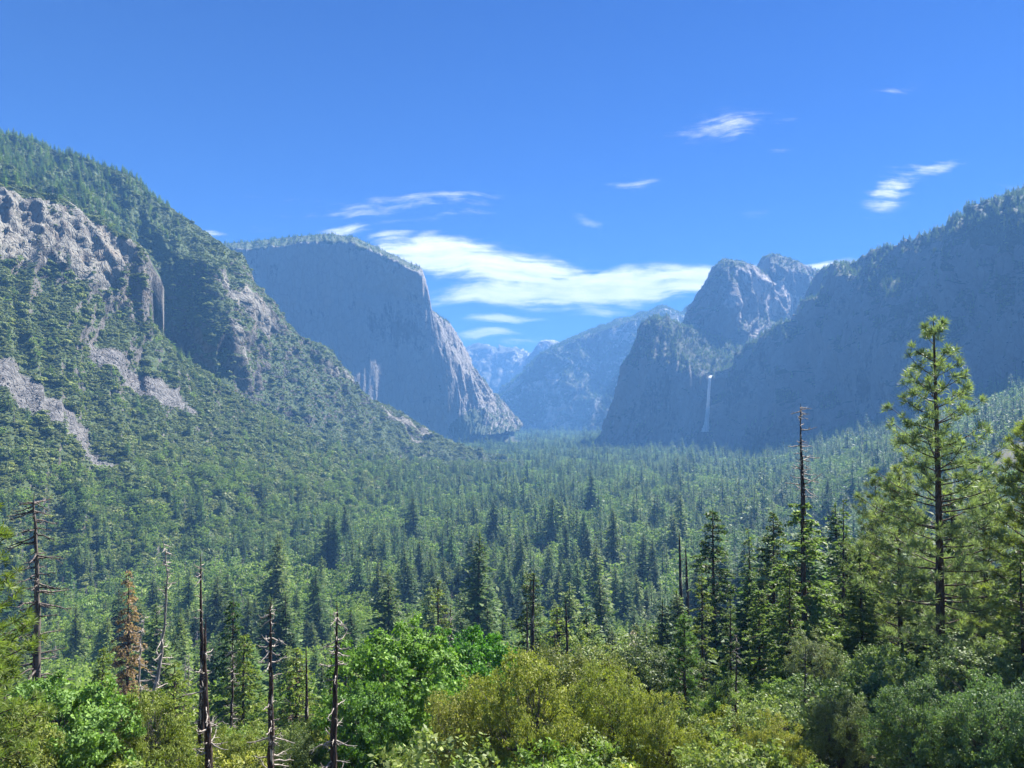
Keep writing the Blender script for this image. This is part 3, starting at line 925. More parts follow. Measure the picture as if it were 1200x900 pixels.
# ---- long-needled open pine: upswept limbs ending in needle tufts
def near_pine(seed, H=35.0, R=5.0, levels=24, per=5, start=0.2, tuft=0.42, needles=34, gap=0.1, dense=1.0, expo=0.62):
    r = np.random.default_rng(seed)
    w = Wood()
    zt = np.linspace(0, 1, 14)
    path = np.stack([0.22 * np.sin(zt * 3 + seed), 0.2 * np.cos(zt * 2.5 + seed), zt * H], 1)
    w.tube(path, 0.0118 * H * (1 - zt) ** 0.8 + 0.035, 10)
    T, TD = [], []
    for k in range(levels):
        t = (k + r.uniform(0, 0.5)) / levels
        z0 = H * (start + (0.985 - start) * t)
        prof = R * (1 - t) ** expo * min(1, 0.6 + t * 2.2) + 0.15
        for b in range(per):
            if r.uniform() < gap:
                continue
            az = b * 2 * np.pi / per + k * 1.1 + r.uniform(-0.5, 0.5)
            ln = prof * r.uniform(0.6, 1.12)
            z = z0 + r.uniform(-0.3, 0.3) * H / levels
            hd = np.array([math.cos(az), math.sin(az), 0])
            o = np.array([np.interp(z, path[:, 2], path[:, 0]), np.interp(z, path[:, 2], path[:, 1]), z])
            a0 = 0.05 + 0.55 * t
            f = lambda s: o + hd * (ln * s)[:, None] + np.array([0, 0, 1]) * (ln * (a0 * s + 0.22 * s ** 3 - 0.18 * (1 - t) * s))[:, None]
            s = np.linspace(0, 1, 5)
            w.tube(f(s), np.array([0.07, 0.055, 0.04, 0.028, 0.018]) * (0.5 + ln / R), 5)
            nt = max(2, int(ln / 0.36 * dense))
            ss = np.concatenate([[1.0], r.uniform(0.28, 1.0, nt)])
            for q, sv in enumerate(ss):
                p = f(np.array([sv]))[0]
                off = np.array([0, 0, 0.0]) if q == 0 else (np.array([-hd[1], hd[0], 0]) * r.uniform(-1, 1) + hd * r.uniform(0, 0.5) + [0, 0, r.uniform(-0.1, 0.5)]) * min(ln * 0.28, 1.1)
                e = p + off
                if q:
                    w.tube(np.stack([p, p + off * 0.6 + [0, 0, -0.03], e]), [0.024, 0.018, 0.012], 3)
                T.append(e)
                TD.append(unit(hd * 0.6 + off * 0.4 + np.array([0, 0, 0.75])))
    T.append(path[-1]); TD.append(np.array([0, 0, 1.0]))
    T = np.array(T); TD = np.array(TD)
    n = len(T)
    C = np.repeat(T, needles, 0)
    A = np.repeat(TD, needles, 0)
    d = unit(A * 0.75 + rdir(r, n * needles))
    L = tuft * r.uniform(0.55, 1.0, n * needles) * 0.5
    shift = np.repeat(r.uniform(-0.5, 0.15, (n, 1)), needles, 0) * A * tuft * r.uniform(0, 1, (n * needles, 1))
    V, Q = diamonds(C + d * L[:, None] + shift, d, rdir(r, n * needles), L, 0.026 * r.uniform(0.7, 1.3, n * needles))
    return (V, [Q]), w.get()


# ---- broadleaf tree: forking limbs, leaf clumps with gaps
def broadleaf(seed, H=12.0, R=5.0, clumps=70, leaves=220, leaf=0.17, start=0.25, flat=0.75, clump_r=1.0, sub=5):
    r = np.random.default_rng(seed)
    w = Wood()
    c0 = np.array([0, 0, H * (start + 1) / 2])
    hz = H * (1 - start) / 2
    # clump centres on and in a lumpy ellipsoid
    lobes = rdir(r, 9)
    lobes[:, 2] = np.abs(lobes[:, 2]) * 0.9 - 0.15
    lamp = r.uniform(-0.18, 0.22, 9)
    u = rdir(r, clumps)
    rad = r.uniform(0.12, 1.0, clumps) ** 0.5
    lf = 1 + np.sum(np.clip(u @ lobes.T, 0, 1) ** 4 * lamp, 1)
    K = c0 + u * (rad * lf)[:, None] * np.array([R, R, hz])
    K = K[K[:, 2] > H * start * 0.7]
    w.tube([[0, 0, -1.0], [0.1, 0, H * start * 0.6], [0.0, 0.15, H * start * 1.2]], np.array([0.035, 0.028, 0.022]) * H * 0.75, 8)
    nf = 6
    forks = c0 + rdir(r, nf) * np.array([R * 0.38, R * 0.38, hz * 0.35]) - [0, 0, hz * 0.25]
    root = np.array([0.0, 0.15, H * start * 1.1])
    for f in forks:
        mid = (root + f) / 2 + r.normal(0, 0.2, 3)
        w.tube([root, mid, f], np.array([0.017, 0.012, 0.009]) * H, 6)
    for c in K:
        f = forks[np.argmin(np.linalg.norm(forks - c, axis=1))]
        mid = (f + c) / 2 + r.normal(0, 0.09 * np.linalg.norm(c - f) + 0.05, 3)
        w.tube([f, (f + mid) / 2 + r.normal(0, 0.15, 3), mid, c], [0.0042 * H, 0.0034 * H, 0.0024 * H, 0.01], 4)
    # each clump is several sprigs of leaves, denser outside
    C, O = [], []
    for c in K:
        cr = clump_r * r.uniform(0.6, 1.25)
        sp = c + rdir(r, sub) * np.array([cr, cr, cr * flat]) * r.uniform(0.4, 1.0, (sub, 1))
        for s in sp:
            m = max(6, int(leaves / sub * r.uniform(0.6, 1.3)))
            q = rdir(r, m) * (r.uniform(0.15, 1, (m, 1)) ** 0.6) * np.array([cr, cr, cr * flat]) * 0.44
            C.append(s + q)
            O.append(q + (s - c0) * 0.15)
    C = np.concatenate(C)
    O = unit(np.concatenate(O))
    n = len(C)
    d = unit(O * 0.5 + rdir(r, n) + [0, 0, -0.25])
    wd = np.cross(d, O) + rdir(r, n) * 0.5
    V, Q = diamonds(C, d, wd, leaf * r.uniform(0.6, 1.2, n), leaf * 0.55 * r.uniform(0.6, 1.2, n), 0.1)
    return (V, [Q]), w.get()


# ---- burnt snag: bare tapering spire with stubs and curled dead branches
def snag(seed, H=18.0, rad=0.3, nb=46, blen=1.5, lo=0.15, hi=0.97, curl=0.8, lean=0.0, fork=False, fine=2, taper=0.9, crook=0.06):
    r = np.random.default_rng(seed)
    w, tw = Wood(), Wood()
    zt = np.linspace(0, 1, 22)
    k = r.uniform(0, 6)
    jag = r.normal(0, 0.02, (22, 2)) * H * crook
    path = np.stack([lean * H * zt + crook * H * 0.15 * np.sin(zt * 5 + k) + jag[:, 0], crook * H * 0.12 * np.cos(zt * 4 + k) + jag[:, 1], -1 + zt * (H + 1)], 1)
    rr = rad * (1 - zt * taper) * (1 + r.normal(0, 0.05, 22))
    rr[-1] *= 0.35
    w.tube(path, rr, 9)
    for b in range(nb):
        t = r.uniform(lo, hi)
        z = t * H
        o = np.array([np.interp(z, path[:, 2], path[:, 0]), np.interp(z, path[:, 2], path[:, 1]), z])
        az = r.uniform(0, 6.28)
        hd = np.array([math.cos(az), math.sin(az), 0])
        ln = blen * r.uniform(0.25, 1.2) * (1.1 - 0.6 * t)
        dz = r.uniform(-0.5, 0.1)
        s = np.linspace(0, 1, 6)
        c = curl * r.uniform(-0.2, 1.0)
        P = o + hd * (ln * s * (1 - 0.25 * c * s))[:, None] + np.array([0, 0, 1]) * (ln * (dz * s + c * s * s * 0.8))[:, None] + r.normal(0, 0.02 * ln, (6, 3))
        tw.tube(P, np.linspace(0.06, 0.016, 6) * (0.6 + 0.4 * ln), 4)
        for f in range(fine):
            if ln < 0.6:
                continue
            j = r.integers(2, 5)
            e = P[j] + (hd * r.uniform(0, 0.7) + rdir(r, 1)[0] * 0.6) * ln * 0.35
            tw.tube([P[j], (P[j] + e) / 2 + r.normal(0, 0.03, 3), e], [0.026, 0.018, 0.010], 3)
    return tw.get(), w.get()


def mesh_data(name, arr, mat, smooth=False):
    attrs = None
    if 'crown' in name and len(arr[0]) % 4 == 0:
        c = arr[0][::4]
        q = np.random.default_rng(len(c)).uniform(size=len(c)) * 0.6 + 0.4 * sstep(-0.4, 0.4, perlin(c / 0.7))
        attrs = {'tint': np.repeat(q, 4)}
    o = link_mesh(name, arr[0], arr[1], mat, smooth=smooth, attrs=attrs)
    me = o.data
    bpy.data.objects.remove(o)
    return me


def plant(name, label, cat, crown_me, wood_me, loc, scale, rot, color=None, group=None, crown_name='crown', squash=1.0):
    e = bpy.data.objects.new(name, None)
    e.empty_display_size = 0.5
    COL.objects.link(e)
    e.location = loc
    e.rotation_euler = (0, 0, rot)
    e.scale = (scale * squash, scale * squash, scale)
    tag(e, label, cat, group)
    for nm, me in (('trunk', wood_me), (crown_name, crown_me)):
        if me is None:
            continue
        c = bpy.data.objects.new(nm, me)
        COL.objects.link(c)
        c.parent = e
        if color is not None:
            c.color = tuple(color) + (1.0,)
    return e


# ---------------------------------------------------------------- source meshes
def proto_pair(key, gen, cm, wm):
    (c, w_) = gen
    return mesh_data(key + '_crown', c, cm), mesh_data(key + '_trunk', w_, wm, True)


MIDCON = [proto_pair('conifer', conifer(100 + i, 30, (5.0, 5.6, 4.4, 5.8)[i], (40, 38, 44, 34)[i], 13, 7, (0.04, 0.08, 0.03, 0.12)[i], lush=0.75, up=0.1, gap=(0.1, 0.2, 0.08, 0.25)[i]), M_fir, M_bark) for i in range(4)]
MIDOAK = [proto_pair('broadleaf', broadleaf(200 + i, 16, 6.2, 44, 42, 0.42, 0.2, 0.7, 1.7, 4), M_oak, M_bark_grey) for i in range(3)]
MIDDEAD = [proto_pair('dead', snag(300 + i, 26, 0.32, 90, 2.4, 0.1, 0.97, 0.3, fine=1), M_deadtwig, M_dead) for i in range(2)]


def joined(key, parts, mats):
    """one source object carrying several materials"""
    V, Fs, mi, n = [], [], [], 0
    for k, (v, fl) in enumerate(parts):
        for f in fl:
            Fs.append(np.asarray(f) + n)
            mi.append(np.full(len(f), k, np.int32))
        V.append(v)
        n += len(v)
    # group by face size so the material order stays aligned
    o = link_mesh(key, np.concatenate(V), Fs, None)
    for m in mats:
        o.data.materials.append(m)
    o.data.polygons.foreach_set('material_index', np.concatenate(mi))
    COL.objects.unlink(o)
    HID.objects.link(o)
    return o


def boulder_arr(seed):
    import bmesh
    bm = bmesh.new()
    bmesh.ops.create_icosphere(bm, subdivisions=1, radius=1.0)
    V = np.array([v.co[:] for v in bm.verts])
    Fc = np.array([[v.index for v in f.verts] for f in bm.faces])
    bm.free()
    r = np.random.default_rng(seed)
    V = V * (1 + r.uniform(-0.3, 0.3, (len(V), 1))) * np.array([1.1, 0.9, 0.65])
    return V, [Fc]


def shrub_arr(seed, n=150, lumps=5):
    r = np.random.default_rng(seed)
    lc = rdir(r, lumps) * [0.55, 0.55, 0.2] + [0, 0, 0.35]
    C, O = [], []
    for c in lc:
        m = n // lumps
        q = rdir(r, m)
        q[:, 2] = np.abs(q[:, 2]) * 1.0 - 0.15
        rad = r.uniform(0.4, 0.62)
        C.append(c + q * rad * r.uniform(0.8, 1.05, (m, 1)) * [1, 1, 0.85])
        O.append(q)
    C = np.concatenate(C)
    O = np.concatenate(O)
    m = len(C)
    d = np.cross(O, rdir(r, m)) + rdir(r, m) * 0.4
    V, Q = diamonds(C, d, np.cross(d, O), 0.21 * r.uniform(0.7, 1.3, m), 0.14 * r.uniform(0.7, 1.3, m))
    return V, [Q]


SRC = []


def far_con(i):
    R_ = (4.6, 5.4, 4.2, 6.0, 5.0)[i]
    c, w_ = conifer(400 + i, 30, R_, (20, 18, 22, 17, 19)[i], 10, 4, (0.02, 0.05, 0.02, 0.08, 0.04)[i], lush=1.05, up=0.1, gap=0.1, wood=False)
    return joined('form_a%d' % i, [c, w_], [M_fir, M_bark])


for i in range(5):
    SRC.append(far_con(i))                       # 0-4 conifers
for i in range(3):
    c, w_ = broadleaf(500 + i, 15, 5.6, 26, 16, 0.75, 0.12, 0.7, 1.8, 3)
    SRC.append(joined('form_b%d' % i, [c, w_], [M_oak, M_bark_grey]))   # 5-7 broadleaf
for i in range(2):
    c, w_ = snag(600 + i, 26, 0.35, 40, 2.2, 0.15, 0.95, 0.3, fine=0)
    SRC.append(joined('form_c%d' % i, [c, w_], [M_snagtwig, M_dead]))   # 8-9 dead trees
for i in range(4):
    SRC.append(joined('form_d%d' % i, [shrub_arr(700 + i, 190, 4 + i)], [M_brush]))   # 10-13 brush
for i in range(2):
    SRC.append(joined('form_e%d' % i, [boulder_arr(800 + i)], [M_boulder]))        # 14-15 boulders


def stuff(name, P, idx, scl, rot, label, cat):
    """one object: points that carry the growth forms"""
    P = np.asarray(P, np.float32)
    me = bpy.data.meshes.new(name)
    me.vertices.add(len(P))
    me.vertices.foreach_set('co', P.ravel())
    a = me.attributes.new('form', 'INT', 'POINT'); a.data.foreach_set('value', np.asarray(idx, np.int32))
    a = me.attributes.new('size', 'FLOAT_VECTOR', 'POINT'); a.data.foreach_set('vector', np.asarray(scl, np.float32).ravel())
    a = me.attributes.new('turn', 'FLOAT_VECTOR', 'POINT'); a.data.foreach_set('vector', np.asarray(rot, np.float32).ravel())
    o = bpy.data.objects.new(name, me)
    COL.objects.link(o)
    md = o.modifiers.new('growth', 'NODES')
    ng = bpy.data.node_groups.new('growth', 'GeometryNodeTree')
    ng.interface.new_socket('Geometry', in_out='INPUT', socket_type='NodeSocketGeometry')
    ng.interface.new_socket('Geometry', in_out='OUTPUT', socket_type='NodeSocketGeometry')
    gi, go = ng.nodes.new('NodeGroupInput'), ng.nodes.new('NodeGroupOutput')
    inst = ng.nodes.new('GeometryNodeInstanceOnPoints')
    ci = ng.nodes.new('GeometryNodeCollectionInfo')
    ci.inputs['Collection'].default_value = HID
    ci.inputs['Separate Children'].default_value = True
    ci.inputs['Reset Children'].default_value = True

    def attr(nm, ty):
        n = ng.nodes.new('GeometryNodeInputNamedAttribute')
        n.data_type = ty
        n.inputs['Name'].default_value = nm
        return n.outputs['Attribute']
    L = ng.links.new
    L(gi.outputs[0], inst.inputs['Points'])
    L(ci.outputs[0], inst.inputs['Instance'])
    inst.inputs['Pick Instance'].default_value = True
    L(attr('form', 'INT'), inst.inputs['Instance Index'])
    L(attr('size', 'FLOAT_VECTOR'), inst.inputs['Scale'])
    L(attr('turn', 'FLOAT_VECTOR'), inst.inputs['Rotation'])
    L(inst.outputs[0], go.inputs[0])
    md.node_group = ng
    tag(o, label, cat, kind='stuff')
    return o


# ---------------------------------------------------------------- where things stand
HM_X0, HM_Y0, HM_C, HM_NX, HM_NY = -2600.0, 0.0, 14.0, 400, 560
HM = np.full((HM_NX, HM_NY), -1e9)


def hm_add(G, lift=0.0):
    P = G.reshape(-1, 3)
    i = ((P[:, 0] - HM_X0) / HM_C).astype(int)
    j = ((P[:, 1] - HM_Y0) / HM_C).astype(int)
    ok = (i >= 0) & (i < HM_NX) & (j >= 0) & (j < HM_NY)
    np.maximum.at(HM, (i[ok], j[ok]), P[ok, 2] + lift)


for dct in (near_data, spur_data, wall_data, peak_data, tower_data, rwall_data, mid_data):
    hm_add(dct['G'])


def under_mountain(x, y):
    i = ((x - HM_X0) / HM_C).astype(int)
    j = ((y - HM_Y0) / HM_C).astype(int)
    ok = (i >= 0) & (i < HM_NX) & (j >= 0) & (j < HM_NY)
    h = np.full(len(x), -1e9)
    h[ok] = HM[i[ok], j[ok]]
    return h > ground_z(x, y) + 3


def mesh_scatter(data, n, dens_fn, r, jmax=None):
    """n attempts spread evenly over the plan area of a lofted surface"""
    G = data['G']
    nu, nv = G.shape[:2]
    e1 = G[1:, :-1] - G[:-1, :-1]
    e2 = G[:-1, 1:] - G[:-1, :-1]
    cr = np.cross(e1, e2)
    ar = np.abs(cr[..., 2]) + 0.12 * np.linalg.norm(cr, axis=2)
    if jmax:
        ar[:, int(nv * jmax):] = 0
    p = ar.ravel() / ar.sum()
    k = r.choice(len(p), n, p=p)
    i, j = np.divmod(k, nv - 1)
    fu, fv = r.uniform(size=n)[:, None], r.uniform(size=n)[:, None]
    P = (G[i, j] * (1 - fu) + G[i + 1, j] * fu) * (1 - fv) + (G[i, j + 1] * (1 - fu) + G[i + 1, j + 1] * fu) * fv
    N = data['N'][i, j]
    veg = data['veg'][i, j]
    rock = data['rock'][i, j]
    px, py = to_px(P)
    d = dens_fn(P, N, veg, rock, px, py)
    keep = r.uniform(size=n) < d
    # nothing far outside the view
    keep &= (px > -260) & (px < 1460)
    return P[keep], N[keep], px[keep], py[keep], veg[keep], rock[keep]


FR = {'P': [], 'i': [], 's': [], 'r': []}      # forest mass
BR = {'P': [], 'i': [], 's': [], 'r': []}      # brush mass
TR = {'P': [], 'i': [], 's': [], 'r': []}      # trees clinging to the mountains


def put(dst, P, idx, s, r, tilt=0.03):
    n = len(P)
    s = np.asarray(s, float)
    if s.ndim == 1:
        s = np.stack([s, s, s], 1)
    dst['P'].append(P)
    dst['i'].append(np.broadcast_to(idx, (n,)))
    dst['s'].append(s)
    dst['r'].append(np.stack([r.normal(0, tilt, n), r.normal(0, tilt, n), r.uniform(0, 6.28, n)], 1))


# --- the valley floor forest
def valley_points():
    r = np.random.default_rng(77)
    out = []
    for (d0, d1, sp) in ((60, 700, 8.5), (700, 1300, 9.5), (1300, 2200, 11), (2200, 3600, 12.5), (3600, 6600, 17)):
        xs = np.arange(-d1 * 0.82, d1 * 0.86, sp)
        ys = np.arange(20, d1, sp)
        X, Y = np.meshgrid(xs, ys, indexing='ij')
        X = X.ravel() + r.uniform(-0.48, 0.48, X.size) * sp
        Y = Y.ravel() + r.uniform(-0.48, 0.48, Y.size) * sp
        d = np.hypot(X, Y)
        ok = (d >= d0) & (d < d1) & (np.abs(X) < 0.80 * Y + 40)
        X, Y = X[ok], Y[ok]
        ok = ~under_mountain(X, Y)
        out.append(np.stack([X[ok], Y[ok]], 1))
    return np.concatenate(out), r


VP, vr = valley_points()
vx, vy = VP[:, 0], VP[:, 1]
vz = ground_z(vx, vy)
vd = np.hypot(vx, vy)
P3 = np.stack([vx, vy, vz], 1)
kn = fbm(P3 * [1, 1, 0] / 120.0 + 40, 4)                        # stands of broadleaf trees
hn = fbm(P3 * [1, 1, 0] / 55.0 + 90, 3)
leftness = sstep(0.1, -0.5, vx / vy)
pb = np.clip(0.06 + 0.9 * sstep(0.02, 0.16, kn + 0.20 * leftness) + 0.1 * leftness, 0.03, 0.93)
u = vr.uniform(size=len(vx))
kind = np.where(u < pb, 1, 0)
kind = np.where(vr.uniform(size=len(vx)) < 0.03 + 0.035 * leftness, 2, kind)
hgt = np.where(kind == 1, vr.uniform(11, 23, len(vx)), np.where(kind == 2, vr.uniform(15, 28, len(vx)), np.clip(np.exp(vr.normal(2.98, 0.42, len(vx))), 7, 52) * (1 + 1.1 * hn)))
# some clearings, and a meadow far out on the right
clear = fbm(P3 * [1, 1, 0] / 260.0 + 7, 3)
mead = ((vx - 420) / 130) ** 2 + ((vy - 1900) / 50) ** 2
keep = ~((clear > 0.33) & (vd > 500)) & (mead > 1)
VP, vx, vy, vz, vd, kind, hgt = [a[keep] for a in (VP, vx, vy, vz, vd, kind, hgt)]
P3 = np.stack([vx, vy, vz], 1)
tpx, tpy = to_px(P3 + np.stack([0 * vx, 0 * vx, hgt], 1))
# skyline the nearer trees leave in the photograph: what stands close must not rise above it
PROF_X = [-200, 0, 60, 140, 200, 300, 400, 520, 600, 700, 780, 830, 900, 960, 1010, 1080, 1200, 1400]
PROF_Y = [700, 700, 720, 730, 720, 705, 700, 690, 700, 690, 660, 620, 600, 585, 570, 560, 545, 520]
lim = np.interp(tpx, PROF_X, PROF_Y)
nearby = vd < np.where(tpx > 760, 330, 260)
bad = nearby & (tpy < lim)
bad |= (vd < np.where(tpx > 760, 125, 150))
# clear the ground round the trees placed one by one
keep = ~bad
vx, vy, vz, vd, kind, hgt, tpx, tpy, P3 = [a[keep] for a in (vx, vy, vz, vd, kind, hgt, tpx, tpy, P3)]

# --- trees and brush on the left-hand slopes
r2 = np.random.default_rng(21)


def clumpy(P, s, o=0.0):
    return fbm(P / s + o, 4)


def talus_in(px, py):
    d = np.full(len(px), -99.0)
    for t in TALUS:
        d = np.maximum(d, poly_dist(px, py, t))
    return d


def brush_d(P, N, veg, rock, px, py):
    d = sstep(-0.6, -0.1, clumpy(P, 45)) * (1 - sstep(0.25, 0.6, rock)) * sstep(0.1, 0.4, veg + 0.2)
    return np.maximum(d, 0.30 * rock * (talus_in(px, py) < -8) * sstep(0.0, 0.25, clumpy(P, 30, 6)))


P, N, px, py, vg, rk = mesh_scatter(near_data, 95000, brush_d, r2, 0.86)
sz = 2.0 + 6.0 * sstep(-0.1, 0.6, clumpy(P, 20, 3)) * r2.uniform(0.3, 1.5, len(P))
sz *= 1 - 0.55 * sstep(0.3, 0.7, rk)
put(BR, P - [0, 0, 0.3], r2.integers(10, 14, len(P)), np.stack([sz, sz, sz * r2.uniform(0.7, 1.1, len(P))], 1), r2)


def oak_d(P, N, veg, rock, px, py):
    return (0.10 + 0.9 * sstep(520, 600, py)) * (1 - sstep(0.2, 0.4, rock)) * sstep(-0.2, 0.1, clumpy(P, 60, 9))


P, N, px, py, vg, rk = mesh_scatter(near_data, 12000, oak_d, r2, 0.84)
SLOPE = [(P, np.full(len(P), 1), r2.uniform(7, 13, len(P)))]


def con_d(P, N, veg, rock, px, py):
    low = sstep(545, 640, py)
    ridge = sstep(10, 60, 250 - py) * sstep(200, 150, px)
    d = 0.035 + 0.75 * low * sstep(0.15, -0.25, clumpy(P, 60, 9)) + 0.8 * ridge + 0.5 * sstep(420, 520, px) * sstep(545, 558, py)
    return d * (1 - sstep(0.2, 0.4, rock))


P, N, px, py, vg, rk = mesh_scatter(near_data, 9000, con_d, r2, 0.9)
SLOPE.append((P, np.where(r2.uniform(size=len(P)) < 0.08, 2, 0), r2.uniform(11, 27, len(P))))


def spur_brush(P, N, veg, rock, px, py):
    return sstep(0.2, 0.5, veg) * sstep(-0.5, -0.1, clumpy(P, 40, 5)) * 0.95 + 0.05 * (1 - rock * 0.7)


P, N, px, py, vg, rk = mesh_scatter(spur_data, 64000, spur_brush, r2, 0.86)
sz = (2.0 + 5.6 * sstep(-0.1, 0.6, clumpy(P, 20, 3)) * r2.uniform(0.3, 1.5, len(P))) * (1 - 0.4 * rk)
put(BR, P - [0, 0, 0.3], r2.integers(10, 14, len(P)), np.stack([sz, sz, sz * r2.uniform(0.7, 1.1, len(P))], 1), r2)


def spur_con(P, N, veg, rock, px, py):
    top = sstep(250, 170, px) * sstep(300, 250, py)
    return (0.03 + 0.9 * top * sstep(-0.5, -0.1, clumpy(P, 80, 2)) + 0.10 * sstep(300, 240, px)) * sstep(0.1, 0.5, veg + 0.15 - 0.5 * rock)


P, N, px, py, vg, rk = mesh_scatter(spur_data, 14000, spur_con, r2, 0.93)
h = r2.uniform(9, 21, len(P)) * (1 - 0.45 * sstep(170, 250, px))
put(TR, P - [0, 0, 0.5], np.where(r2.uniform(size=len(P)) < .05, 8, r2.integers(0, 5, len(P))), np.stack([h / 30, h / 30, h / 30], 1) * [1.15, 1.15, 1], r2)

# --- trees on the far cliffs and mountains


def ledge(th=0.55, base=0.0):
    def f(P, N, veg, rock, px, py):
        return sstep(th, th + 0.25, veg) * (0.35 + 0.65 * sstep(-0.3, 0.1, clumpy(P, 90, 4))) + base
    return f


for (dat, n, h0, h1, jm, th) in ((wall_data, 5000, 9, 20, 0.97, 0.5), (rwall_data, 16000, 12, 26, 0.97, 0.45), (tower_data, 7000, 11, 22, 0.95, 0.4),
                                 (peak_data, 8000, 10, 22, 0.95, 0.55), (mid_data, 30000, 12, 27, 0.95, 0.35)):
    P, N, px, py, vg, rk = mesh_scatter(dat, n, ledge(th), r2, jm)
    h = r2.uniform(h0, h1, len(P))
    put(TR, P - [0, 0, 0.8], r2.integers(0, 5, len(P)), np.stack([h / 26, h / 26, h / 30], 1), r2)
    if dat is not mid_data:
        P, N, px, py, vg, rk = mesh_scatter(dat, n, ledge(th - 0.2), r2, jm)
        P = P[::2]
        s = r2.uniform(2.5, 5.0, len(P))
        put(TR, P - [0, 0, 0.8], r2.integers(10, 14, len(P)), s, r2)

# single trees along the crest of the right-hand wall
rr_ = np.random.default_rng(5)
crest = rwall_data['G'][:, int(260 * 0.90) - 6]
# --- talus boulders
P, N, px, py, vg, rk = mesh_scatter(near_data, 90000, lambda P, N, v, rk, px, py: sstep(0, 5, talus_in(px, py) + 6 * fbm(P / 30, 3)) * 0.8, r2, 0.8)
bs = 0.35 + 1.3 * r2.uniform(size=len(P)) ** 3.5
TAL = {'P': [], 'i': [], 's': [], 'r': []}
put(TAL, P, r2.integers(14, 16, len(P)), bs, r2, 0.5)

# ---------------------------------------------------------------- pick the forest trees that show largest, one object each
SP = np.concatenate([s[0] for s in SLOPE]); SK = np.concatenate([s[1] for s in SLOPE]); SH = np.concatenate([s[2] for s in SLOPE])
# close to the valley floor edge the two scatters meet
allP = np.concatenate([P3, SP]); allK = np.concatenate([kind, SK]); allH = np.concatenate([hgt, SH])
top = allP + np.stack([0 * allH, 0 * allH, allH], 1)
apx, apy = to_px(top)
bpx, bpy_ = to_px(allP)
ad = np.hypot(allP[:, 0], allP[:, 1])
VIS_X = [-200, 0, 150, 260, 300, 400, 440, 520, 600, 700, 780, 830, 900, 960, 1010, 1200, 1400]
VIS_Y = [780, 770, 800, 815, 815, 790, 735, 740, 745, 745, 750, 745, 740, 690, 640, 560, 540]
visl = np.interp(apx, VIS_X, VIS_Y)
cand = (apx > -15) & (apx < 1215) & (apy < visl - 6)
size_px = allH / np.maximum(ad, 1)
single = np.zeros(len(allP), bool)
for k, lim_n in ((0, 262), (1, 290), (2, 150)):
    m = np.where(cand & (allK == k))[0]
    m = m[np.argsort(-size_px[m])][:lim_n]
    single[m] = True
    print('singles', k, len(m), 'to distance', ad[m].max() if len(m) else 0)

LANDMARKS = [(8, 'the low grey dead tree'), (46, 'the stout dead tree'), (100, 'the bottom left corner tree'), (152, 'the rusty dead conifer'), (192, 'the crooked dead tree'),
             (237, 'the first charred spire'), (272, 'the branchy burnt pole'), (318, 'the third charred spire'), (359, 'the short charred pole'), (394, 'the fourth charred spire'),
             (450, 'the largest bright green tree'), (513, 'the narrow bare-trunked conifer'), (562, 'the round bright green tree'), (622, 'the olive conifer with poles'), (663, 'the black pole'),
             (705, 'the grey-green round oak'), (741, 'the bristly grey conifer'), (800, 'the two reddish poles'), (836, 'the tall thin-topped conifer'), (878, 'the slender long-trunked conifer'),
             (940, 'the bare-spired conifer'), (988, 'the narrow dark conifer'), (1054, 'the dark-trunked pine'), (1093, 'the tallest pine'), (1192, 'the pale right-edge pine')]
LMX = np.array([l[0] for l in LANDMARKS])
ORD = ['first', 'second', 'third', 'fourth', 'fifth', 'sixth', 'seventh', 'eighth', 'ninth', 'tenth', 'eleventh', 'twelfth', 'thirteenth', 'fourteenth', 'fifteenth', 'sixteenth',
       'seventeenth', 'eighteenth', 'nineteenth', 'twentieth']
SEEN = {}


def which(kind_word, px):
    """call in order of distance: counts the trees of a kind behind each side of each landmark from the front"""
    k = int(np.argmin(np.abs(LMX - px)))
    side = 'left of' if px < LMX[k] - 3 else 'right of' if px > LMX[k] + 3 else 'behind'
    key = (kind_word, k, side)
    n = SEEN.get(key, 0)
    SEEN[key] = n + 1
    o = ORD[n] if n < 20 else 'far one beyond the twentieth'
    return '%s %s from the front, %s %s' % (o, kind_word, side, LANDMARKS[k][1])


rs = np.random.default_rng(9)


def build_singles():
    q_all = np.where(single)[0]
    for q in q_all[np.argsort(ad[q_all])]:
        k = allK[q]
        rot = rs.uniform(0, 6.28)
        if k == 0:
            cme, wme = MIDCON[rs.integers(0, 4)]
            kw = 'tall valley conifer' if allH[q] > 26 else 'middling valley conifer' if allH[q] > 16 else 'small valley conifer'
            plant('conifer', which(kw, apx[q]), 'conifer', cme, wme, allP[q], allH[q] / 30.0, rot, squash=1.12, group='green conifers of the valley forest')
        elif k == 1:
            cme, wme = MIDOAK[rs.integers(0, 3)]
            kw = 'large round valley tree' if allH[q] > 15 else 'small round valley tree'
            plant('broadleaf_tree', which(kw, apx[q]), 'tree', cme, wme, allP[q], allH[q] / 15.0, rot, group='round broadleaf trees of the valley forest')
        else:
            cme, wme = MIDDEAD[rs.integers(0, 2)]
            plant('dead_tree', which('grey dead valley tree', apx[q]), 'dead tree', cme, wme, allP[q], allH[q] / 26.0, rot, group='grey dead trees of the valley forest', crown_name='branches')


build_singles()
rest_ = ~single
RK = allK[rest_]; RP = allP[rest_]; RH = allH[rest_]
idx = np.where(RK == 0, rs.integers(0, 5, len(RK)), np.where(RK == 1, rs.integers(5, 8, len(RK)), rs.integers(8, 10, len(RK))))
sc_ = np.where(RK == 0, RH / 30, np.where(RK == 1, RH / 14, RH / 26))
wide = np.where(np.hypot(RP[:, 0], RP[:, 1]) > 2200, 1.35, 1.12)
put(FR, RP - [0, 0, 0.4], idx, np.stack([sc_ * wide, sc_ * wide, sc_], 1), rs)


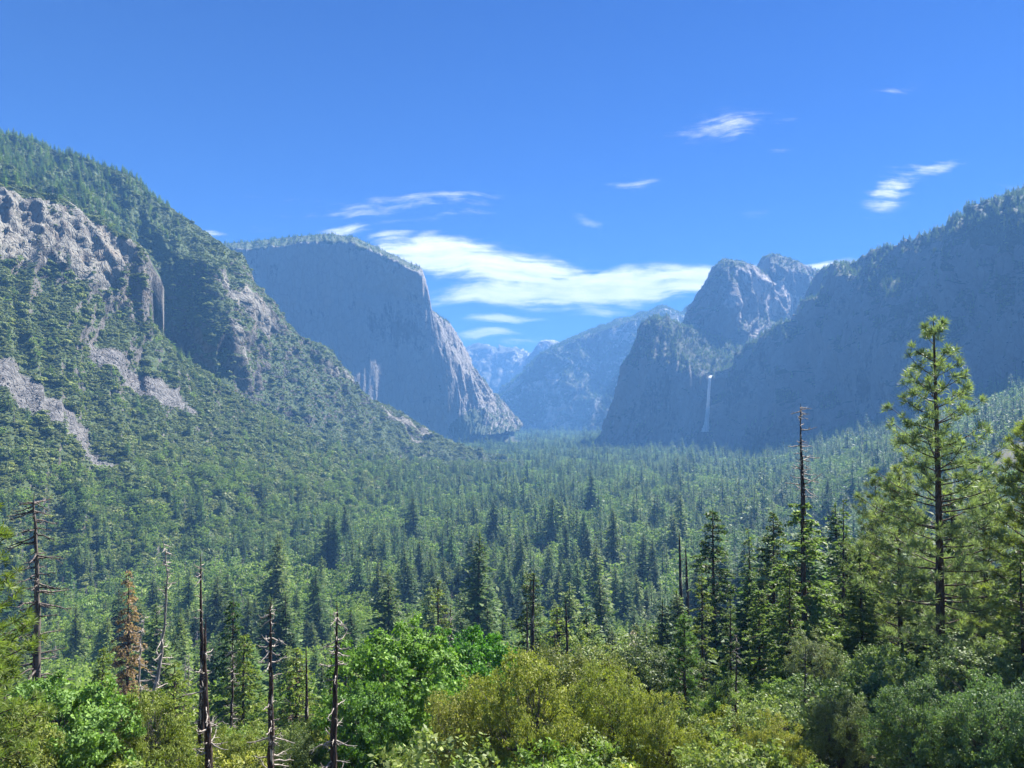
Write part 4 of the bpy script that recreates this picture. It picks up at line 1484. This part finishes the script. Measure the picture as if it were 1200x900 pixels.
def flush(name, D, label, cat):
    P = np.concatenate(D['P']); print(name, len(P))
    stuff(name, P, np.concatenate(D['i']), np.concatenate(D['s']), np.concatenate(D['r']), label, cat)


flush('forest', FR, 'dense conifer forest covering the valley floor into the distance', 'forest')
flush('brush', BR, 'rounded green brush covering the left-hand slopes', 'brush')
flush('mountain_woods', TR, 'small conifers growing on the mountain tops and ledges', 'woods')
flush('talus_boulders', TAL, 'grey broken boulders lying in the two talus chutes', 'boulders')

# ================================================================ the trees near the viewpoint, one by one
NEAR_PINE = [proto_pair('open_pine', near_pine(1, 34, 7.8, 24, 5, 0.16, 0.82, 44, 0.14, 0.62, 0.72), M_needle, M_bark),
             proto_pair('dense_pine', near_pine(2, 26, 5.0, 24, 6, 0.10, 0.68, 36, 0.10, 0.95, 0.6), M_needle, M_bark),
             proto_pair('slim_pine', near_pine(3, 16, 2.1, 20, 5, 0.12, 0.50, 30, 0.12, 1.3, 0.5), M_needle, M_bark)]
NEAR_FIR = [proto_pair('fir', near_fir(11, 26, 4.4, 34, 7, 0.08, 0.22, 0.0, nl=0.25, maxn=52000, fill=1.3), M_needle, M_bark),
            proto_pair('sparse_fir', near_fir(12, 30, 3.6, 30, 5, 0.22, 0.28, 0.0, nl=0.26, gap=0.22, maxn=40000, fill=1.3), M_needle, M_bark),
            proto_pair('broad_fir', near_fir(13, 30, 5.6, 36, 7, 0.14, 0.16, 0.0, nl=0.27, gap=0.12, maxn=60000, fill=1.3), M_needle, M_bark),
            proto_pair('young_fir', near_fir(14, 12, 2.6, 26, 7, 0.03, 0.15, 0.0, nl=0.18, gap=0.05, maxn=30000, fill=1.3), M_needle, M_bark)]
DEADTOP = proto_pair('spire_fir', near_fir(15, 26, 5.4, 26, 6, 0.06, 0.25, 0.20, nl=0.27, gap=0.28, maxn=52000, fill=1.3), M_needle, M_bark)
NEAR_BROAD = [proto_pair('oak_a', broadleaf(31, 12, 5.2, 170, 200, 0.12, 0.16, 0.8, 1.15, 6), M_leaf, M_bark_grey),
              proto_pair('oak_b', broadleaf(32, 12, 6.0, 200, 190, 0.12, 0.14, 0.75, 1.1, 6), M_leaf, M_bark_grey),
              proto_pair('oak_c', broadleaf(33, 12, 4.4, 140, 190, 0.125, 0.18, 0.8, 1.05, 5), M_leaf, M_bark_grey),
              proto_pair('maple', broadleaf(34, 13, 5.0, 120, 210, 0.17, 0.2, 0.8, 1.15, 6), M_leaf, M_bark_grey)]
BUSH = [proto_pair('bush_%s' % 'abc'[i], broadleaf(41 + i, 5, 3.2, 42, 190, 0.115, 0.04, 0.8, 0.85, 5), M_leaf, M_bark_grey) for i in range(3)]


def spot(px, top, d):
    """ground position under a tree whose top shows at (px, top) at distance d, and the height it needs"""
    x, y, zt = at(px, top, d)
    zg = float(ground_z(np.array([x]), np.array([y]))[0])
    return (x, y, zg - 0.3), zt - zg + 0.3


GRN, YEL, GRY, DRK = (0.135, 0.245, 0.050), (0.220, 0.245, 0.058), (0.195, 0.250, 0.105), (0.130, 0.190, 0.075)
OLV, YFIR, PINE, BLU = (0.155, 0.200, 0.065), (0.170, 0.225, 0.058), (0.185, 0.225, 0.115), (0.15, 0.21, 0.11)
GFIR = (0.145, 0.205, 0.080)


def near(name, label, cat, pair, H0, px, top, d, col, rot, squash=1.0, group=None, crown='crown'):
    loc, h = spot(px, top, d)
    return plant(name, label, cat, pair[0], pair[1], loc, h / H0, rot, col, group, crown, squash)


DEADFIR = proto_pair('dead_fir', near_fir(16, 26, 4.4, 40, 8, 0.03, 0.34, 0.0, nl=0.22, gap=0.15, maxn=50000, fill=1.2), M_needle, M_bark)
P_, F_, B_ = NEAR_PINE, NEAR_FIR, NEAR_BROAD
# pines and firs
near('pine_tree', 'tallest open-branched pine on the right, its needle tufts against the hazy cliff', 'pine tree', P_[0], 34, 1093, 377, 68, (0.165, 0.215, 0.125), 0.4, 1.0)
near('pine_tree', 'pale tufted pine cut by the right edge of the picture', 'pine tree', P_[1], 26, 1200, 490, 66, (0.16, 0.20, 0.075), 2.0, 0.95)
near('pine_tree', 'dense pine just right of the foot of the tallest pine', 'pine tree', P_[1], 26, 1150, 560, 80, PINE, 0.9, 1.15)
near('pine_tree', 'dark-trunked pine standing left of the tallest pine', 'pine tree', P_[1], 26, 1054, 545, 88, PINE, 4.1, 1.0)
near('pine_tree', 'pine with a loose crown behind the two pines right of the half dead conifer', 'pine tree', P_[0], 34, 1024, 560, 105, (0.11, 0.145, 0.06), 1.7, 0.95)
near('fir_tree', 'big conifer with a bare dead spire above its green lower crown', 'conifer', DEADTOP, 26, 940, 524, 88, GFIR, 0.3, 1.15)
near('fir_tree', 'narrow dark conifer right of the half dead conifer', 'conifer', F_[1], 30, 988, 588, 112, DRK, 2.2, 1.0)
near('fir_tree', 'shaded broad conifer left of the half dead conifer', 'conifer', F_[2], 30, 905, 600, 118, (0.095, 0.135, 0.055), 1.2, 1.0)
near('fir_tree', 'slender conifer with a visible long trunk near picture bottom right of centre', 'conifer', F_[1], 30, 878, 622, 125, GFIR, 5.0, 1.0)
near('fir_tree', 'tall green conifer with thin top left of the conifer group', 'conifer', F_[0], 26, 836, 595, 135, (0.085, 0.13, 0.06), 3.1, 1.1)
near('fir_tree', 'sparse conifer with a reddish bare lower trunk', 'conifer', F_[1], 30, 822, 668, 105, OLV, 0.7, 1.0)
near('fir_tree', 'leaning sparse conifer whose dark trunk reaches the yellow bushes', 'conifer', F_[1], 30, 856, 700, 88, (0.10, 0.14, 0.06), 2.9, 1.0)
near('pine_tree', 'slim young long-needled pine right of the yellow green oaks', 'pine tree', P_[2], 16, 804, 722, 72, (0.085, 0.15, 0.06), 0.2, 1.15)
near('fir_tree', 'bushy conifer in front of the conifer with the reddish trunk', 'conifer', F_[0], 26, 890, 690, 92, (0.14, 0.195, 0.07), 1.9, 1.15)
near('fir_tree', 'bushy conifer under the half dead conifer', 'conifer', F_[0], 26, 925, 665, 78, (0.135, 0.19, 0.075), 0.9, 1.1)
near('fir_tree', 'wide low-hanging conifer between the half dead conifer and the tallest pine', 'conifer', F_[2], 30, 1008, 640, 80, (0.12, 0.17, 0.07), 5.5, 1.0)
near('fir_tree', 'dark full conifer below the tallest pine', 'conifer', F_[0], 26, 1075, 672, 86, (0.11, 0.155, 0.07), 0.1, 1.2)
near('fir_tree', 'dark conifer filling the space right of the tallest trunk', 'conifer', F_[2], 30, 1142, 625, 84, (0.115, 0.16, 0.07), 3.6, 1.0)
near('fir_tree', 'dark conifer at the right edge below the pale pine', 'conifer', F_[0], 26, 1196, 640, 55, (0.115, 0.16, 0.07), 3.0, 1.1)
near('fir_tree', 'narrow green conifer with a bare trunk rising behind the bright green broadleaf trees', 'conifer', F_[1], 30, 513, 682, 150, OLV, 0.9, 1.1)
near('fir_tree', 'olive conifer wrapped round two bare poles near the centre', 'conifer', F_[0], 26, 622, 668, 150, (0.09, 0.13, 0.06), 4.4, 1.0)
near('fir_tree', 'small yellow-green conifer right of the paired poles', 'conifer', F_[3], 12, 652, 716, 130, YFIR, 2.4)
near('fir_tree', 'green conifer between the second and third charred spires', 'conifer', F_[0], 26, 273, 702, 130, (0.06, 0.115, 0.045), 1.0)
near('fir_tree', 'pointed yellow-green conifer right of the leaning charred spire', 'conifer', F_[0], 26, 287, 742, 105, YFIR, 2.6, 1.15)
near('fir_tree', 'yellow-green conifer right of the third charred spire', 'conifer', F_[3], 12, 348, 762, 95, YFIR, 0.5, 1.1)
near('fir_tree', 'pointed yellow-green conifer left of the rusty dead conifer', 'conifer', F_[0], 26, 122, 757, 95, YFIR, 3.3, 1.0)
near('fir_tree', 'light green young conifer right of the rusty dead conifer', 'conifer', F_[3], 12, 205, 778, 80, YFIR, 1.4, 1.2)
near('fir_tree', 'half hidden green conifer behind the fourth charred spire', 'conifer', F_[0], 26, 405, 738, 120, (0.07, 0.13, 0.05), 4.9)
near('fir_tree', 'leafy conifer at the left edge reaching out with yellow-green boughs', 'conifer', P_[1], 26, -34, 575, 41, (0.13, 0.18, 0.05), 0.8, 1.15)
near('dead_conifer', 'rusty brown dead conifer with its needles still on', 'dead conifer', DEADFIR, 26, 152, 670, 118, (0.30, 0.215, 0.175), 2.0, 0.75)
near('dead_conifer', 'grey bristly dead conifer standing among the grey-green oaks', 'dead conifer', F_[3], 12, 741, 742, 105, (0.34, 0.29, 0.27), 1.1, 0.75)

# broadleaf trees
near('broadleaf_tree', 'largest bright green broadleaf tree, left of centre', 'tree', B_[3], 13, 462, 722, 66, GRN, 0.6, 1.0)
near('broadleaf_tree', 'bright green round tree overlapping the largest bright green one from the right', 'tree', B_[3], 13, 562, 726, 84, (0.085, 0.21, 0.03), 2.3, 0.9)
near('broadleaf_tree', 'bright green tree below and left of the largest bright green one', 'tree', B_[3], 13, 425, 792, 58, (0.09, 0.18, 0.04), 4.0, 0.85)
near('oak_tree', 'largest yellow-green oak, bottom centre', 'oak tree', B_[1], 12, 612, 766, 52, YEL, 0.9, 0.70)
near('oak_tree', 'yellow-green oak right of the largest oak', 'oak tree', B_[0], 12, 716, 776, 58, (0.205, 0.240, 0.058), 3.0, 0.66)
near('oak_tree', 'yellow-green oak right of centre at the picture bottom', 'oak tree', B_[1], 12, 766, 812, 52, YEL, 1.8, 0.66)
near('oak_tree', 'brownish olive oak left of the largest yellow-green oak', 'oak tree', B_[0], 12, 548, 796, 56, (0.215, 0.225, 0.065), 5.1, 0.8)
near('oak_tree', 'grey-green round oak behind the yellow-green oaks', 'oak tree', B_[2], 12, 705, 738, 100, GRY, 0.3, 1.1)
near('oak_tree', 'darker grey-green oak right of the bristly grey dead conifer', 'oak tree', B_[2], 12, 768, 738, 96, (0.10, 0.135, 0.065), 2.0, 1.1)
near('oak_tree', 'olive oak in the gap behind the two yellow-green oaks', 'oak tree', B_[0], 12, 668, 752, 82, (0.14, 0.16, 0.05), 4.2, 0.9)
near('oak_tree', 'pale grey-leaved oak below the half dead conifer', 'oak tree', B_[2], 12, 955, 738, 70, (0.17, 0.20, 0.125), 1.3, 0.85)
near('oak_tree', 'yellow-green oak at the picture bottom right of centre', 'oak tree', B_[1], 12, 905, 842, 48, (0.235, 0.245, 0.060), 3.9, 0.75)
near('oak_tree', 'pale green oak in front of the pale grey-leaved one', 'oak tree', B_[0], 12, 985, 812, 50, (0.13, 0.16, 0.09), 0.8, 0.7)
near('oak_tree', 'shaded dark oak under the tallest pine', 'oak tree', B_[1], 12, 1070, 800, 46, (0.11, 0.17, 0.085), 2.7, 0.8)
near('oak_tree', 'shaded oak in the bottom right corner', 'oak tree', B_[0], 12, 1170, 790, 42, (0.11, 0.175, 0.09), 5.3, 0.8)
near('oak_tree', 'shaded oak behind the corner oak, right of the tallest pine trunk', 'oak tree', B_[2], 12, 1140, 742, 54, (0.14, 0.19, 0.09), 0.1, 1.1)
near('oak_tree', 'green oak with a sunlit top between the conifers right of centre', 'oak tree', B_[2], 12, 858, 790, 74, (0.12, 0.17, 0.07), 5.9, 0.9)
near('broadleaf_tree', 'bright green bushy tree in the bottom left corner', 'tree', B_[3], 13, 78, 776, 50, (0.14, 0.245, 0.065), 3.4, 0.95)
near('broadleaf_tree', 'yellow-green leafy tree beside the corner tree at bottom left', 'tree', B_[1], 12, 170, 812, 54, (0.15, 0.19, 0.04), 1.2, 0.72)
near('broadleaf_tree', 'yellow-green leafy tree at the foot of the leaning charred spire', 'tree', B_[0], 12, 268, 850, 60, (0.155, 0.19, 0.045), 4.4, 0.75)
near('broadleaf_tree', 'grey-green leafy tree between the third and fourth charred spires', 'tree', B_[0], 12, 352, 852, 60, (0.12, 0.165, 0.07), 2.5, 0.8)
near('broadleaf_tree', 'yellow-green leafy tree cut by the left edge at the bottom', 'tree', B_[0], 12, -8, 824, 44, (0.14, 0.17, 0.045), 0.4, 0.8)

# burnt and dead spires
SNAGS = {
    'a': (snag(51, 20, 0.50, 70, 1.8, 0.18, 0.96, 0.7), 20), 'b': (snag(52, 18, 0.48, 56, 2.1, 0.08, 0.9, 1.0, lean=0.025, fine=3), 18),
    'c': (snag(53, 18, 0.46, 84, 2.3, 0.08, 0.97, 0.8, fine=3), 18), 'd': (snag(54, 14, 0.36, 26, 0.7, 0.1, 0.9, 0.4, fine=0), 14),
    'e': (snag(55, 24, 0.50, 90, 3.1, 0.30, 0.985, 0.15, lean=-0.01, fine=4), 24), 'f': (snag(56, 24, 0.34, 90, 2.2, 0.1, 0.98, 0.5, crook=0.30, fine=3), 24),
}
M_brownwood = bark_mat('brown_dead_wood', (0.04, 0.033, 0.03, 1), (0.17, 0.145, 0.13, 1), 5.0)
SNAG_ME = {k: (mesh_data('dead_branches_' + k, v[0][0], M_brownwood if k == 'e' else M_deadtwig), mesh_data('charred_trunk_' + k, v[0][1], M_char if k in 'abcd' else M_dead if k == 'f' else M_brownwood, True), v[1]) for k, v in SNAGS.items()}


def snag_at(kind, label, px, top, d, rot, extra=1.0, name='burnt_snag', cat='dead tree', squash=1.0):
    a, b, H0 = SNAG_ME[kind]
    loc, h = spot(px, top, d)
    return plant(name, label, cat, a, b, loc, h / H0, rot, None, None, 'branches', squash)


snag_at('a', 'first charred spire from the left, tall and thin with pale branch stubs', 237, 648, 66, 0.3, squash=0.75)
snag_at('b', 'leaning charred spire crossing in front of the first one', 250, 724, 46, 3.2, squash=1.0)
snag_at('c', 'third charred spire, straight, with many curled pale branches', 318, 700, 46, 1.0, squash=0.85)
snag_at('d', 'short charred pole with few stubs between the third and fourth spires', 359, 752, 88, 2.0, squash=0.9)
snag_at('c', 'fourth charred spire from the left, beside the largest bright green tree', 394, 706, 46, 3.9, squash=0.9)
snag_at('d', 'dark pole close behind the fourth charred spire', 388, 768, 78, 5.0, squash=0.9)
snag_at('c', 'thin branchy burnt pole under the green conifer between the spires', 272, 752, 88, 2.2, squash=0.7)
snag_at('e', 'stout dead tree with long bare drooping branches at the left edge', 46, 578, 64, 0.6, name='dead_tree')
snag_at('e', 'low grey dead tree with tangled branches in front of the left edge', 8, 735, 62, 2.6, name='dead_tree', squash=0.9)
snag_at('f', 'crooked grey dead tree right of the rusty conifer', 190, 632, 112, 1.2, name='dead_tree', squash=0.9)
snag_at('f', 'pale bent dead tree behind the rusty conifer', 172, 716, 100, 4.0, name='dead_tree', squash=0.9)
snag_at('d', 'dark bare pole standing inside the olive conifer near the centre', 626, 672, 118, 0.2, squash=0.95)
snag_at('d', 'second bare pole close left of the one inside the olive conifer', 618, 704, 124, 1.2, squash=0.8)
snag_at('d', 'black pole standing right of the paired poles', 663, 700, 98, 2.2, squash=0.9)
snag_at('d', 'thin faint pole between the paired poles and the black pole', 650, 738, 120, 4.2, squash=0.7)
snag_at('d', 'reddish bare pole left of the conifer group, taller of two', 797, 622, 168, 1.0, squash=1.0)
snag_at('d', 'reddish bare pole left of the conifer group, shorter of two', 803, 640, 178, 3.0, squash=1.0)
snag_at('c', 'thin bent burnt sapling below the narrow group of conifers', 862, 738, 66, 3.0, squash=0.6)
snag_at('b', 'bare dead stem with curled twigs in the pale grey-leaved oak', 942, 752, 60, 0.4, squash=0.55)
snag_at('c', 'narrow dead tree right of the bright green tree at the centre', 527, 706, 150, 2.1, squash=0.7)
# the dead spire of the big conifer belongs to that tree
for o in list(COL.objects):
    if o.get('label', '').startswith('big conifer with a bare dead spire'):
        sp_arr, tr_arr = snag(71, 10, 0.22, 54, 2.0, 0.05, 0.98, 0.5, fine=2)
        H_ = 26.0
        zoff = np.array([0.12 * math.sin(0.8 * 4 + 15) * H_ / 30, 0.12 * math.cos(0.8 * 3 + 15) * H_ / 30, 20.4])
        link_mesh('dead_spire', tr_arr[0] + zoff, tr_arr[1], M_char, o, True)
        link_mesh('dead_branches', sp_arr[0] + zoff, sp_arr[1], M_deadtwig, o)

# ---------------------------------------------------------------- undergrowth between them, each bush its own object
rb = np.random.default_rng(64)


def build_bushes():
    spots = []
    sp = 5.6
    for X in np.arange(-110, 110, sp):
        for Y in np.arange(26, 135, sp):
            x, y = X + rb.uniform(-.45, .45) * sp, Y + rb.uniform(-.45, .45) * sp
            if abs(x) > 0.86 * y + 4 or math.hypot(x, y) < 30:
                continue
            z = float(ground_z(np.array([x]), np.array([y]))[0])
            h = rb.uniform(3.6, 6.8)
            px, py = to_px(np.array([[x, y, z + h]]))
            if 215 < px[0] < 420 and y < 48 and py[0] < 888:
                continue
            if py[0] > 905 or px[0] < -110 or px[0] > 1330:
                continue
            spots.append((math.hypot(x, y), x, y, z, h, px[0]))
    for d, x, y, z, h, px in sorted(spots):
        c, w_ = BUSH[rb.integers(0, 3)]
        t = px / 1200.0
        pal = [('olive', OLV), ('yellow-green', YEL), ('green', (0.15, 0.23, 0.06)), ('grey-green', GRY)] if t < 0.78 else [('blue-green', BLU), ('dark green', DRK), ('green', (0.14, 0.20, 0.09))]
        word, col = pal[rb.integers(0, len(pal))]
        plant('bush', which(word + ' bush', px), 'bush', c, w_, (x, y, z - 0.2), h / 5.0, rb.uniform(0, 6.28), np.array(col) * rb.uniform(0.85, 1.15),
              group='undergrowth bushes below the viewpoint', crown_name='crown')
    print('bushes', len(spots))


build_bushes()

# ---------------------------------------------------------------- air
def build_haze():
    x0, x1, y0, y1, z0, z1 = -20500, 20500, -20500, 20500, -640, 1290
    V = [(x, y, z) for x in (x0, x1) for y in (y0, y1) for z in (z0, z1)]
    Fc = np.array([(0, 1, 3, 2), (4, 6, 7, 5), (0, 4, 5, 1), (2, 3, 7, 6), (0, 2, 6, 4), (1, 5, 7, 3)])
    m = bpy.data.materials.new('valley_air')
    m.use_nodes = True
    nt = m.node_tree
    nt.nodes.remove(nt.nodes['Principled BSDF'])
    pv = nt.nodes.new('ShaderNodeVolumePrincipled')
    pv.inputs['Color'].default_value = HAZE_COL
    pv.inputs['Density'].default_value = HAZE_D
    pv.inputs['Anisotropy'].default_value = 0.0
    nt.links.new(pv.outputs[0], nt.nodes['Material Output'].inputs['Volume'])
    o = link_mesh('haze', V, [Fc], m)
    tag(o, 'thin blue morning haze filling the valley', 'haze', kind='stuff')
    return o


HAZE_COL = (0.17, 0.43, 0.94, 1)
HAZE_D = 1.35e-4
build_haze()
